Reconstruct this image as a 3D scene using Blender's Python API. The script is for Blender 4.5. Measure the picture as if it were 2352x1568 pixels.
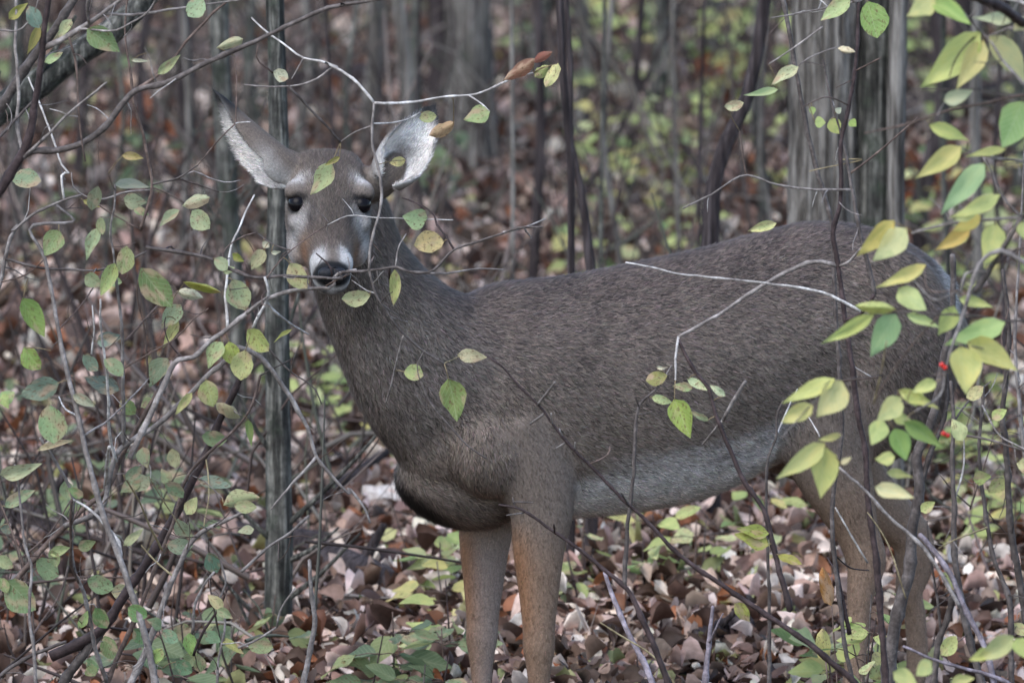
import bpy, math, random
import numpy as np
from mathutils import Vector, Matrix, kdtree

for o in list(bpy.data.objects):
    bpy.data.objects.remove(o)
SC = bpy.context.scene
COL = SC.collection
random.seed(7)
RNG = np.random.default_rng(11)

# ------------------------------------------------------------------ camera
CAM_Y, PITCH = -20.0, math.radians(4.0)
CAM_Z = 0.793 + 20.0 * math.tan(PITCH)
cam = bpy.data.cameras.new("camera")
cam.sensor_width = 22.3
cam.lens = 22.3 / (2352 * 4e-5)
cam.clip_start, cam.clip_end = 0.5, 2000
cam_o = bpy.data.objects.new("camera", cam)
cam_o.location = (0, CAM_Y, CAM_Z)
cam_o.rotation_euler = (math.pi / 2 - PITCH, 0, 0)
COL.objects.link(cam_o)
SC.camera = cam_o
cam.dof.use_dof = True
cam.dof.focus_distance = 19.8
cam.dof.aperture_fstop = 4.0

# ------------------------------------------------------------------ light
SUN_EL, SUN_AZ = 52.0, 215.0      # azimuth clockwise from +Y: from behind the camera, to the left
w = bpy.data.worlds.new("World")
SC.world = w
w.use_nodes = True
nt = w.node_tree
nt.nodes.clear()
sky = nt.nodes.new("ShaderNodeTexSky")
sky.sky_type = 'NISHITA'
sky.sun_disc = False
sky.sun_elevation = math.radians(SUN_EL)
sky.sun_rotation = math.radians(SUN_AZ)
sky.air_density = 1.0
sky.dust_density = 1.2
sky.ozone_density = 1.0
bg = nt.nodes.new("ShaderNodeBackground")
bg.inputs[1].default_value = 0.13
wo = nt.nodes.new("ShaderNodeOutputWorld")
nt.links.new(sky.outputs[0], bg.inputs[0])
nt.links.new(bg.outputs[0], wo.inputs[0])
sun = bpy.data.lights.new("sun", 'SUN')
sun.energy = 0.8
sun.angle = math.radians(50)
sun.color = (1.0, 0.985, 0.96)
sun_o = bpy.data.objects.new("sun", sun)
sd = Vector((math.sin(math.radians(SUN_AZ)) * math.cos(math.radians(SUN_EL)),
             math.cos(math.radians(SUN_AZ)) * math.cos(math.radians(SUN_EL)),
             math.sin(math.radians(SUN_EL))))
sun_o.rotation_euler = (-sd).to_track_quat('-Z', 'Y').to_euler()
sun_o.location = (-4, -6, 12)
COL.objects.link(sun_o)
SC.view_settings.view_transform = 'Standard'
SC.view_settings.look = 'None'
SC.view_settings.exposure = 1.5
SC.view_settings.gamma = 1.0

# ------------------------------------------------------------------ helpers
def lin(r, g, b, k=1.0):
    f = lambda c: (c / 255 / 12.92) if c / 255 <= 0.04045 else ((c / 255 + 0.055) / 1.055) ** 2.4
    return (f(r) * k, f(g) * k, f(b) * k, 1.0)

TILE = {'TL': (0, 0), 'TM': (746.5, 0), 'TR': (1548, 0),
        'CL': (0, 516.8), 'CM': (746.5, 516.8), 'CR': (1548, 516.8),
        'BL': (0, 1032.4), 'BM': (746.5, 1032.4), 'BR': (1548, 1032.4)}
ZS = 0.3418

def ppts(s):
    """'TL 10,20 30,40 CL 1,2' -> list of picture points on the 2352 x 1568 grid"""
    out, t = [], (0, 0)
    sc = ZS
    for tok in s.split():
        if tok in TILE:
            t, sc = TILE[tok], ZS
        elif tok == 'D':
            t, sc = (0, 0), 1.0
        else:
            a, b = tok.split(',')
            out.append((t[0] + float(a) * sc, t[1] + float(b) * sc))
    return out

_c, _s = math.cos(PITCH), math.sin(PITCH)
def unproj(px, py, y):
    a, b = (px - 1176) * 4e-5, -(py - 784) * 4e-5
    d = Vector((a, _c + b * _s, -_s + b * _c))
    t = (y - CAM_Y) / d.y
    return Vector((0, CAM_Y, CAM_Z)) + d * t

def ground_z(x, y):
    x = np.asarray(x, float); y = np.asarray(y, float)
    up = np.where(y > 0, 0.1 * np.minimum(y, 26) + 0.02 * np.clip(y - 26, 0, 60), 0.0)
    up = up + np.where(y < -3, 0.028 * np.minimum(-3 - y, 30), 0.0)
    b = 0.020 * np.sin(2.1 * x + 0.7 * y + .4) + 0.018 * np.sin(1.3 * y - 1.7 * x) + 0.010 * np.sin(5.1 * x + 1.1) * np.sin(4.3 * y)
    return up + b

def gz(x, y):
    return float(ground_z(x, y))

def on_ground(px, py):
    y = 0.0
    for i in range(4000):
        p = unproj(px, py, y)
        if p.z <= gz(p.x, p.y):
            return Vector((p.x, p.y, gz(p.x, p.y)))
        y += 0.01
    return p

def mesh_obj(name, verts, faces, mat, parent=None, smooth=True, color=None):
    me = bpy.data.meshes.new(name)
    me.from_pydata([tuple(v) for v in verts], [], [tuple(f) for f in faces])
    if smooth:
        me.polygons.foreach_set("use_smooth", [True] * len(me.polygons))
    me.materials.append(mat)
    me.update()
    return link(name, me, parent, color)

def link(name, me, parent=None, color=None):
    o = bpy.data.objects.new(name, me)
    COL.objects.link(o)
    if parent is not None:
        o.parent = parent
        o.matrix_parent_inverse = Matrix.Translation(parent.location).inverted()
    if color is not None:
        o.color = color
    return o

def fast_mesh(name, V, F):
    """V (n,3) array, F (m,k) index array"""
    me = bpy.data.meshes.new(name)
    V = np.asarray(V, np.float32); F = np.asarray(F, np.int32)
    m, k = F.shape
    me.vertices.add(len(V)); me.vertices.foreach_set("co", V.ravel())
    me.loops.add(m * k); me.loops.foreach_set("vertex_index", F.ravel())
    me.polygons.add(m)
    me.polygons.foreach_set("loop_start", np.arange(0, m * k, k, dtype=np.int32))
    me.polygons.foreach_set("use_smooth", np.ones(m, bool))
    me.update(calc_edges=True)
    return me

def add_col(me, C, name="Col"):
    a = me.color_attributes.new(name, 'FLOAT_COLOR', 'POINT')
    C = np.asarray(C, np.float32)
    if C.shape[1] == 3:
        C = np.hstack([C, np.ones((len(C), 1), np.float32)])
    a.data.foreach_set("color", C.ravel())

def empty(name, loc, label, cat, group=None):
    o = bpy.data.objects.new(name, None)
    o.empty_display_size = 0.05
    o.location = loc
    COL.objects.link(o)
    tag(o, label, cat, group)
    return o

def tag(o, label=None, cat=None, group=None, kind=None):
    if label: o["label"] = label
    if cat: o["category"] = cat
    if group: o["group"] = group
    if kind: o["kind"] = kind
    return o

def spline(pts, step):
    """Catmull-Rom through 3D points, resampled about every `step` metres; returns points and 0..1 parameter"""
    P = [np.array(p, float) for p in pts]
    n = len(P)
    h = [max(np.linalg.norm(b - a), 1e-6) for a, b in zip(P, P[1:])]
    T = []
    for i in range(n):
        if i == 0: T.append((P[1] - P[0]) / h[0])
        elif i == n - 1: T.append((P[-1] - P[-2]) / h[-1])
        else: T.append(((P[i + 1] - P[i]) / h[i] * h[i - 1] + (P[i] - P[i - 1]) / h[i - 1] * h[i]) / (h[i] + h[i - 1]))
    out = []
    for i in range(n - 1):
        m = max(1, int(h[i] / step))
        for k in range(m):
            u = k / m
            out.append((2*u**3 - 3*u**2 + 1) * P[i] + (u**3 - 2*u**2 + u) * h[i] * T[i] + (-2*u**3 + 3*u**2) * P[i+1] + (u**3 - u**2) * h[i] * T[i+1])
    out.append(P[-1])
    return out

def tube_geo(pts, rad, sides=7, close=True):
    P = np.array(pts, float); n = len(P)
    T = np.gradient(P, axis=0)
    T /= np.linalg.norm(T, axis=1)[:, None] + 1e-12
    ref = np.array([0, -1.0, 0.0])
    if abs(T[0] @ ref) > 0.9: ref = np.array([1.0, 0, 0])
    N = np.zeros_like(P)
    v = ref - T[0] * (ref @ T[0]); v /= np.linalg.norm(v); N[0] = v
    for i in range(1, n):
        v = v - T[i] * (v @ T[i]); v /= np.linalg.norm(v) + 1e-12; N[i] = v
    B = np.cross(T, N)
    ang = np.linspace(0, 2 * np.pi, sides, endpoint=False)
    R = np.asarray(rad, float)
    if R.ndim == 1: R = np.repeat(R[:, None], sides, 1)
    V = P[:, None, :] + R[:, :, None] * (np.cos(ang)[None, :, None] * N[:, None, :] + np.sin(ang)[None, :, None] * B[:, None, :])
    V = V.reshape(-1, 3)
    F = []
    for i in range(n - 1):
        for j in range(sides):
            a, b = i * sides + j, i * sides + (j + 1) % sides
            F.append((a, b, b + sides, a + sides))
    V = list(V)
    if close:
        V.append(P[0]); c0 = len(V) - 1
        V.append(P[-1] + T[-1] * R[-1].mean() * .6); c1 = len(V) - 1
        for j in range(sides):
            F.append((c0, (j + 1) % sides, j))
            F.append((c1, (n - 1) * sides + j, (n - 1) * sides + (j + 1) % sides))
    return V, F

def thin_tube(name, pts, r0, r1, parent, color, step=.01, sides=5):
    sp = spline([np.array(p, float) for p in pts], step)
    V, F = tube_geo(sp, np.linspace(r0, r1, len(sp)), sides)
    return mesh_obj(name, V, F, M_STEM, parent, color=color)

# ------------------------------------------------------------------ materials
def new_mat(name):
    m = bpy.data.materials.new(name)
    m.use_nodes = True
    t = m.node_tree
    b = t.nodes["Principled BSDF"]
    b.inputs["Roughness"].default_value = 0.8
    b.inputs["Specular IOR Level"].default_value = 0.25
    return m, t, b

def noise(t, scale, detail=4, rough=0.6, vec=None, dim='3D'):
    n = t.nodes.new("ShaderNodeTexNoise")
    n.inputs["Scale"].default_value = scale
    n.inputs["Detail"].default_value = detail
    n.inputs["Roughness"].default_value = rough
    if vec is not None: t.links.new(vec, n.inputs["Vector"])
    return n

def ramp(t, fac, stops):
    r = t.nodes.new("ShaderNodeValToRGB")
    el = r.color_ramp.elements
    while len(el) < len(stops): el.new(0.5)
    for e, (p, c) in zip(el, stops):
        e.position = p; e.color = c
    t.links.new(fac, r.inputs[0])
    return r

def mixc(t, fac, a, b, mode='MIX'):
    m = t.nodes.new("ShaderNodeMix")
    m.data_type = 'RGBA'; m.blend_type = mode
    for inp, v in ((m.inputs[0], fac), (m.inputs[6], a), (m.inputs[7], b)):
        if hasattr(v, 'links'): t.links.new(v, inp)
        else: inp.default_value = v
    return m.outputs[2]

def bump(t, b, height, strength, dist):
    n = t.nodes.new("ShaderNodeBump")
    n.inputs["Strength"].default_value = strength
    n.inputs["Distance"].default_value = dist
    t.links.new(height, n.inputs["Height"])
    t.links.new(n.outputs[0], b.inputs["Normal"])

def stem_material():
    m, t, b = new_mat("twig_bark")
    oi = t.nodes.new("ShaderNodeObjectInfo")
    tc = t.nodes.new("ShaderNodeTexCoord")
    n1 = noise(t, 38, 5, .65, tc.outputs["Object"])
    n2 = noise(t, 160, 3, .6, tc.outputs["Object"])
    r1 = ramp(t, n1.outputs[0], [(.3, (.45, .42, .42, 1)), (.5, (.9, .9, .9, 1)), (.68, (1.7, 1.75, 1.8, 1))])
    r2 = ramp(t, n2.outputs[0], [(.3, (.7, .7, .7, 1)), (.7, (1.25, 1.25, 1.25, 1))])
    c = mixc(t, 1.0, oi.outputs["Color"], r1.outputs[0], 'MULTIPLY')
    c = mixc(t, 1.0, c, r2.outputs[0], 'MULTIPLY')
    t.links.new(c, b.inputs["Base Color"])
    b.inputs["Roughness"].default_value = .7
    bump(t, b, n2.outputs[0], .5, .002)
    return m

def leaf_material(name, spots=True, attr=False, transl=.35):
    m, t, b = new_mat(name)
    tc = t.nodes.new("ShaderNodeTexCoord")
    oi = t.nodes.new("ShaderNodeObjectInfo")
    if attr:
        a = t.nodes.new("ShaderNodeAttribute"); a.attribute_name = "Col"
        base = a.outputs["Color"]
        vec = tc.outputs["Object"]
        n2 = noise(t, 60, 4, .6, vec)
        r2 = ramp(t, n2.outputs[0], [(.3, (.7, .68, .66, 1)), (.7, (1.2, 1.2, 1.2, 1))])
        c = mixc(t, 1.0, base, r2.outputs[0], 'MULTIPLY')
    else:
        base = oi.outputs["Color"]
        mp = t.nodes.new("ShaderNodeVectorMath"); mp.operation = 'ADD'
        mul = t.nodes.new("ShaderNodeMath"); mul.operation = 'MULTIPLY'; mul.inputs[1].default_value = 40
        t.links.new(oi.outputs["Random"], mul.inputs[0])
        t.links.new(tc.outputs["Object"], mp.inputs[0]); t.links.new(mul.outputs[0], mp.inputs[1])
        vec = mp.outputs[0]
        # big mottling: greener / browner areas
        n1 = noise(t, 2.2, 3, .6, vec)
        r1 = ramp(t, n1.outputs[0], [(.32, (.78, .84, .80, 1)), (.5, (1, 1, 1, 1)), (.7, (1.15, 1.06, 1.0, 1))])
        c = mixc(t, 1.0, base, r1.outputs[0], 'MULTIPLY')
        # veins: pale lines running off the midrib
        w = t.nodes.new("ShaderNodeSeparateXYZ"); t.links.new(tc.outputs["Object"], w.inputs[0])
        ab = t.nodes.new("ShaderNodeMath"); ab.operation = 'ABSOLUTE'; t.links.new(w.outputs[1], ab.inputs[0])
        mr = t.nodes.new("ShaderNodeMath"); mr.operation = 'LESS_THAN'; mr.inputs[1].default_value = .018
        t.links.new(ab.outputs[0], mr.inputs[0])
        sv = t.nodes.new("ShaderNodeMath"); sv.operation = 'MULTIPLY_ADD'; sv.inputs[1].default_value = -.8
        t.links.new(ab.outputs[0], sv.inputs[0]); t.links.new(w.outputs[0], sv.inputs[2])
        sn = t.nodes.new("ShaderNodeMath"); sn.operation = 'MULTIPLY'; sn.inputs[1].default_value = 46
        t.links.new(sv.outputs[0], sn.inputs[0])
        si = t.nodes.new("ShaderNodeMath"); si.operation = 'SINE'; t.links.new(sn.outputs[0], si.inputs[0])
        gt = t.nodes.new("ShaderNodeMath"); gt.operation = 'GREATER_THAN'; gt.inputs[1].default_value = .9
        t.links.new(si.outputs[0], gt.inputs[0])
        mx = t.nodes.new("ShaderNodeMath"); mx.operation = 'MAXIMUM'
        t.links.new(mr.outputs[0], mx.inputs[0]); t.links.new(gt.outputs[0], mx.inputs[1])
        ml = t.nodes.new("ShaderNodeMath"); ml.operation = 'MULTIPLY'; ml.inputs[1].default_value = .13
        t.links.new(mx.outputs[0], ml.inputs[0])
        c = mixc(t, ml.outputs[0], c, (.75, .75, .5, 1))
        if spots:
            n4 = noise(t, 1.7, 2, .5, vec)
            r4 = ramp(t, n4.outputs[0], [(.53, (0, 0, 0, 1)), (.68, (.75, .75, .75, 1))])
            c = mixc(t, r4.outputs[0], c, (.50, .34, .22, 1))
            n3 = noise(t, 8, 3, .8, vec)
            r3 = ramp(t, n3.outputs[0], [(.555, (0, 0, 0, 1)), (.63, (.8, .8, .8, 1))])
            c = mixc(t, r3.outputs[0], c, (.16, .085, .045, 1))
    t.links.new(c, b.inputs["Base Color"])
    b.inputs["Roughness"].default_value = .55
    b.inputs["Specular IOR Level"].default_value = .3
    tr = t.nodes.new("ShaderNodeBsdfTranslucent")
    t.links.new(c, tr.inputs[0])
    ms = t.nodes.new("ShaderNodeMixShader"); ms.inputs[0].default_value = transl
    t.links.new(b.outputs[0], ms.inputs[1]); t.links.new(tr.outputs[0], ms.inputs[2])
    t.links.new(ms.outputs[0], t.nodes["Material Output"].inputs[0])
    return m

def bark_material(name, c0, c1, c2, moss=None, moss_amt=.5, blotch=True):
    m, t, b = new_mat(name)
    tc = t.nodes.new("ShaderNodeTexCoord")
    mp = t.nodes.new("ShaderNodeMapping"); mp.inputs["Scale"].default_value = (1, 1, .07)
    t.links.new(tc.outputs["Object"], mp.inputs[0])
    n1 = noise(t, 90, 6, .65, mp.outputs[0])
    n2 = noise(t, 11, 6, .7, tc.outputs["Object"])
    r1 = ramp(t, n1.outputs[0], [(.38, c0), (.5, c1), (.62, c2)])
    c = r1.outputs[0]
    if moss:
        n3 = noise(t, 34, 4, .7, tc.outputs["Object"])
        r3 = ramp(t, n3.outputs[0], [(.35, (.45, .45, .45, 1)), (.65, (1.35, 1.35, 1.35, 1))])
        if blotch: c = mixc(t, 1.0, c, r3.outputs[0], 'MULTIPLY')
        r2 = ramp(t, n2.outputs[0], [(.62 - .25 * moss_amt, (0, 0, 0, 1)), (.72 - .2 * moss_amt, (.8, .8, .8, 1))])
        c = mixc(t, r2.outputs[0], c, mixc(t, 1.0, moss, r3.outputs[0], 'MULTIPLY'))
    t.links.new(c, b.inputs["Base Color"])
    b.inputs["Roughness"].default_value = .9
    bump(t, b, n1.outputs[0], 1.0, .012)
    return m

M_STEM = stem_material()
M_LEAF = leaf_material("leaf")
M_LEAFC = leaf_material("leaf_clean", spots=False, transl=.4)
M_LITTER = leaf_material("litter_leaf", attr=True, transl=.2)
M_FOL = leaf_material("background_leaf", attr=True, transl=.35)
M_BARK = bark_material("grey_bark", lin(56, 52, 49), lin(108, 103, 97), lin(150, 145, 138), lin(82, 84, 74), .05, False)
M_MOSSY = bark_material("mossy_bark", lin(46, 45, 42), lin(80, 79, 74), lin(128, 126, 118), lin(60, 67, 56), .45)
M_DARK = bark_material("dark_bark", lin(34, 29, 30), lin(58, 50, 50), lin(86, 78, 78))
# ------------------------------------------------------------------ ground
def build_ground():
    xs = np.concatenate([np.linspace(-150, -6, 24), np.linspace(-5.9, 5.9, 119), np.linspace(6, 150, 24)])
    ys = np.concatenate([np.linspace(-60, -2, 40), np.linspace(-1.9, 14, 160), np.linspace(14.5, 220, 50)])
    X, Y = np.meshgrid(xs, ys)
    Z = ground_z(X, Y)
    V = np.stack([X, Y, Z], -1).reshape(-1, 3)
    nx, ny = len(xs), len(ys)
    i, j = np.meshgrid(np.arange(nx - 1), np.arange(ny - 1))
    a = (j * nx + i).ravel()
    F = np.stack([a, a + 1, a + 1 + nx, a + nx], 1)
    me = fast_mesh("ground", V, F)
    m, t, b = new_mat("forest_floor")
    tc = t.nodes.new("ShaderNodeTexCoord")
    n1 = noise(t, 14, 6, .65, tc.outputs["Object"])
    vo = t.nodes.new("ShaderNodeTexVoronoi"); vo.inputs["Scale"].default_value = 16
    t.links.new(tc.outputs["Object"], vo.inputs["Vector"])
    r1 = ramp(t, n1.outputs[0], [(.3, lin(38, 30, 26)), (.5, lin(74, 58, 48)), (.7, lin(112, 90, 76))])
    c = mixc(t, .5, r1.outputs[0], mixc(t, 1.0, r1.outputs[0], vo.outputs["Color"], 'MULTIPLY'))
    t.links.new(c, b.inputs["Base Color"])
    b.inputs["Roughness"].default_value = .95
    bump(t, b, n1.outputs[0], .8, .03)
    me.materials.append(m)
    o = link("ground", me)
    return tag(o, kind="structure")
GROUND = build_ground()

# ------------------------------------------------------------------ leaf shapes (unit length along x, unit width along y)
def leaf_geo(kind, seed, ns=7, nw=4):
    r = random.Random(seed)
    V, F = [], []
    cur = r.uniform(-.22, .28); fold = r.uniform(.05, .30) if kind != 'ragged' else r.uniform(-.9, .9); wav = r.uniform(.0, .05); tw = r.uniform(-.5, .5); ben = r.uniform(-.12, .12)
    for i in range(ns + 1):
        s = i / ns
        if kind == 'ovate':      # broad below the middle, pointed tip
            h = (math.sin(math.pi * s ** .78) ** .85) * (1 - .25 * s)
        elif kind == 'acute':    # lanceolate, drawn-out tip
            h = math.sin(math.pi * s ** .72) * (1 - .35 * s)
        elif kind == 'round':    # elliptic, blunt
            h = math.sin(math.pi * s) ** .62
        else:                    # ragged: torn and curled dead leaf
            h = (math.sin(math.pi * s) ** .6) * (.75 + .35 * r.random())
        mx = {'ovate': .86, 'acute': .82, 'round': 1.0, 'ragged': 1.0}[kind]
        h = max(h, .012) / mx * .5
        if kind == 'ragged': cur2 = cur * 3.4
        else: cur2 = cur
        for j in range(nw + 1):
            q = j / nw * 2 - 1
            y = q * h * (1 + r.uniform(-.06, .06))
            z = fold * abs(q) * h * 1.1 - fold * h * .5 + cur2 * (s - s * s) * 1.1 + wav * math.sin(9 * s + q * 2.2) * abs(q) + tw * q * h * (s - .5) * .5
            V.append((s, y + ben * math.sin(math.pi * s), z))
    for i in range(ns):
        for j in range(nw):
            a = i * (nw + 1) + j
            F.append((a, a + 1, a + nw + 2, a + nw + 1))
    return np.array(V), np.array(F)

def leaf_meshes(kind, mat, n, seed):
    out = []
    for k in range(n):
        V, F = leaf_geo(kind, seed + k)
        me = fast_mesh("leaf_" + kind, V, F)
        me.materials.append(mat)
        out.append(me)
    return out
LEAFM = {'o': leaf_meshes('ovate', M_LEAF, 7, 100), 'a': leaf_meshes('acute', M_LEAFC, 7, 200),
         'r': leaf_meshes('round', M_LEAF, 7, 300), 'x': leaf_meshes('ragged', M_LEAF, 5, 400),
         'c': leaf_meshes('ovate', M_LEAFC, 5, 500)}

def place_leaf(me, base, tip, width, parent, color, roll=0.0, name="leaf", up=None):
    base, tip = Vector(base), Vector(tip)
    X = tip - base; L = X.length
    X.normalize()
    n = up if up is not None else Vector((0, -1, .12))
    Z = n - X * n.dot(X)
    if Z.length < 1e-4: Z = Vector((0, 0, 1)) - X * X.z
    Z.normalize(); Y = Z.cross(X)
    R = Matrix.Rotation(roll, 3, X)
    Y = R @ Y; Z = R @ Z
    o = bpy.data.objects.new(name, me)
    COL.objects.link(o)
    M = Matrix.Identity(4)
    for i in range(3):
        M[i][0] = X[i] * L; M[i][1] = Y[i] * width; M[i][2] = Z[i] * L
        M[i][3] = base[i]
    if parent is not None:
        o.parent = parent
        o.matrix_parent_inverse = Matrix.Translation(parent.location).inverted()
    o.matrix_basis = M
    if color: o.color = color
    return o

# many leaves in one mesh
def scatter_mesh(name, protos, which, pos, rot3, scale, cols):
    """protos: list of (V,F); which (n,), pos (n,3), rot3 (n,3,3), scale (n,3)"""
    Vs, Fs, Cs, off = [], [], [], 0
    for k, (V, F) in enumerate(protos):
        idx = np.where(which == k)[0]
        if len(idx) == 0: continue
        W = V[None] * scale[idx][:, None, :]
        W = np.einsum('nij,nvj->nvi', rot3[idx], W) + pos[idx][:, None, :]
        nv = len(V)
        Vs.append(W.reshape(-1, 3))
        Fs.append((F[None] + (np.arange(len(idx)) * nv)[:, None, None]).reshape(-1, F.shape[1]) + off)
        Cs.append(np.repeat(cols[idx], nv, 0))
        off += nv * len(idx)
    me = fast_mesh(name, np.vstack(Vs), np.vstack(Fs))
    add_col(me, np.vstack(Cs))
    return me

def euler_mats(rx, ry, rz):
    cx, sx, cy, sy, cz, sz = np.cos(rx), np.sin(rx), np.cos(ry), np.sin(ry), np.cos(rz), np.sin(rz)
    R = np.empty((len(rx), 3, 3))
    R[:, 0, 0] = cz * cy; R[:, 0, 1] = cz * sy * sx - sz * cx; R[:, 0, 2] = cz * sy * cx + sz * sx
    R[:, 1, 0] = sz * cy; R[:, 1, 1] = sz * sy * sx + cz * cx; R[:, 1, 2] = sz * sy * cx - cz * sx
    R[:, 2, 0] = -sy;     R[:, 2, 1] = cy * sx;                R[:, 2, 2] = cy * cx
    return R

LITTER_COLS = [(lin(206, 180, 165), 10), (lin(174, 146, 131), 8), (lin(230, 214, 200), 8), (lin(130, 104, 90), 7), (lin(98, 76, 65), 8),
               (lin(150, 98, 68), 2.2), (lin(110, 72, 52), 3.2), (lin(78, 62, 54), 8), (lin(190, 184, 128), 1.0), (lin(146, 152, 104), .7)]
def pick_cols(n, table, rng, jitter=.18):
    w = np.array([x[1] for x in table], float); w /= w.sum()
    c = np.array([x[0][:3] for x in table])[rng.choice(len(table), n, p=w)]
    return c * (1 + rng.uniform(-jitter, jitter, (n, 1))) * (1 + rng.uniform(-.05, .05, (n, 3)))

def litter_protos():
    return [leaf_geo(k, s, 4, 2) for k, s in (('ragged', 1), ('ragged', 2), ('ragged', 3), ('round', 4), ('ovate', 5), ('ragged', 6), ('ovate', 8), ('ragged', 9))]

def build_litter():
    rng = np.random.default_rng(5)
    n = 118000
    y = 13.2 * rng.random(n) ** .9 - .4
    half = 1.55 + .085 * np.maximum(y, 0)
    x = rng.uniform(-1, 1, n) * half
    lay = rng.uniform(0, 1, n)
    z = ground_z(x, y) + .004 + .04 * lay ** 2
    prot = litter_protos()
    L = rng.uniform(.022, .058, n) * (1 + .03 * np.maximum(y, 0))
    S = np.stack([L, L * rng.uniform(.45, .85, n), L * rng.uniform(.8, 2.6, n)], 1)
    R = euler_mats(rng.normal(0, .7, n), rng.normal(0, .5, n), rng.uniform(0, 6.28, n))
    cols = pick_cols(n, LITTER_COLS, rng)
    me = scatter_mesh("leaf_litter", prot, rng.integers(0, len(prot), n), np.stack([x, y, z], 1), R, S, cols)
    me.materials.append(M_LITTER)
    o = link("leaf_litter", me, GROUND)
    tag(o, kind="stuff")
    # the fallen leaves that show largest lie on top, one object each
    rng2 = np.random.default_rng(6)
    ms = []
    for k in range(8):
        V, F = leaf_geo(('ragged', 'round', 'ovate')[k % 3], 900 + k, 5, 3)
        me = fast_mesh("fallen_leaf", V, F); me.materials.append(M_LEAF); ms.append(me)
    for i in range(290):
        px, py = rng2.uniform(20, 2340), 1568 - 420 * rng2.uniform(0, 1) ** 1.4
        p = on_ground(px, py)
        L = rng2.uniform(.03, .062)
        a = rng2.uniform(0, 6.28)
        d = Vector((math.cos(a), math.sin(a), rng2.normal(0, .5))).normalized() * L
        c = pick_cols(1, LITTER_COLS[:7], rng2)[0]
        up = Vector((rng2.normal(0, .5), rng2.normal(-.35, .5), 1)).normalized()
        place_leaf(ms[rng2.integers(0, 8)], p + Vector((0, 0, .028)) - d * .5, p + Vector((0, 0, .028)) + d * .5,
                   L * rng2.uniform(.45, .75), GROUND, (*c, 1), rng2.uniform(-.3, .3), "fallen_leaf", up)
build_litter()
# ------------------------------------------------------------------ the deer
A = math.radians(27)
DO = np.array([0.003, 0.0, 0.0])
DF = np.array([-math.cos(A), -math.sin(A), 0]); DL = np.array([math.sin(A), -math.cos(A), 0]); DZ = np.array([0, 0, 1.0])
def dw(f, l, z): return DO + f * DF + l * DL + z * DZ

C_BACK = np.array(lin(97, 85, 78)[:3]); C_SIDE = np.array(lin(119, 106, 96)[:3]); C_NECK = np.array(lin(117, 107, 100)[:3])
C_WHITE = np.array(lin(214, 210, 206)[:3]); C_LEG = np.array(lin(134, 112, 95)[:3]); C_RUST = np.array(lin(138, 98, 68)[:3])
C_DARK = np.array(lin(36, 31, 30)[:3]); C_FACE = np.array(lin(100, 90, 82)[:3]); C_BLACK = np.array(lin(14, 14, 16)[:3])
C_GREY = np.array(lin(128, 116, 110)[:3])

SRC_P, SRC_C, SRC_D, SRC_L = [], [], [], []   # surface samples: position, colour, hair direction, hair length
PV, PF = [], []
def add_part(V, F, C, D, L):
    off = len(PV)
    PV.extend([tuple(v) for v in V])
    PF.extend([tuple(i + off for i in f) for f in F])
    SRC_P.extend(V); SRC_C.extend(C); SRC_D.extend(D); SRC_L.extend(L)

def cr(t, ts, vals):
    """smooth interpolation of rows in vals at t"""
    vals = np.asarray(vals, float)
    i = int(np.clip(np.searchsorted(ts, t) - 1, 0, len(ts) - 2))
    u = (t - ts[i]) / (ts[i + 1] - ts[i])
    def tang(k):
        a, b = max(k - 1, 0), min(k + 1, len(ts) - 1)
        return (vals[b] - vals[a]) / (ts[b] - ts[a])
    h = ts[i + 1] - ts[i]
    m0, m1 = tang(i) * h, tang(i + 1) * h
    return (2*u**3 - 3*u**2 + 1) * vals[i] + (u**3 - 2*u**2 + u) * m0 + (-2*u**3 + 3*u**2) * vals[i+1] + (u**3 - u**2) * m1

def loft(rings, colf, dirf, lenf):
    """rings: list of (n,3) closed rings; ends are capped"""
    n = len(rings[0])
    V = [p for r in rings for p in r]
    F = []
    for i in range(len(rings) - 1):
        for j in range(n):
            a, b = i * n + j, i * n + (j + 1) % n
            F.append((a, b, b + n, a + n))
    c0, c1 = np.mean(rings[0], 0), np.mean(rings[-1], 0)
    V += [c0, c1]
    k = len(rings) - 1
    for j in range(n):
        F.append((len(V) - 2, (j + 1) % n, j))
        F.append((len(V) - 1, k * n + j, k * n + (j + 1) % n))
    C = [colf(i, j, V[i * n + j]) for i in range(len(rings)) for j in range(n)]
    D = [dirf(i, j, V[i * n + j]) for i in range(len(rings)) for j in range(n)]
    L = [lenf(i, j, V[i * n + j]) for i in range(len(rings)) for j in range(n)]
    C += [C[0], C[-1]]; D += [D[0], D[-1]]; L += [L[0], L[-1]]
    add_part(V, F, C, D, L)

NR = 32
ANG = np.linspace(0, 2 * np.pi, NR, endpoint=False)
def sstep(a, b, x):
    t = min(max((x - a) / (b - a), 0), 1)
    return t * t * (3 - 2 * t)
def mixv(a, b, t): return a * (1 - t) + b * t

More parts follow.
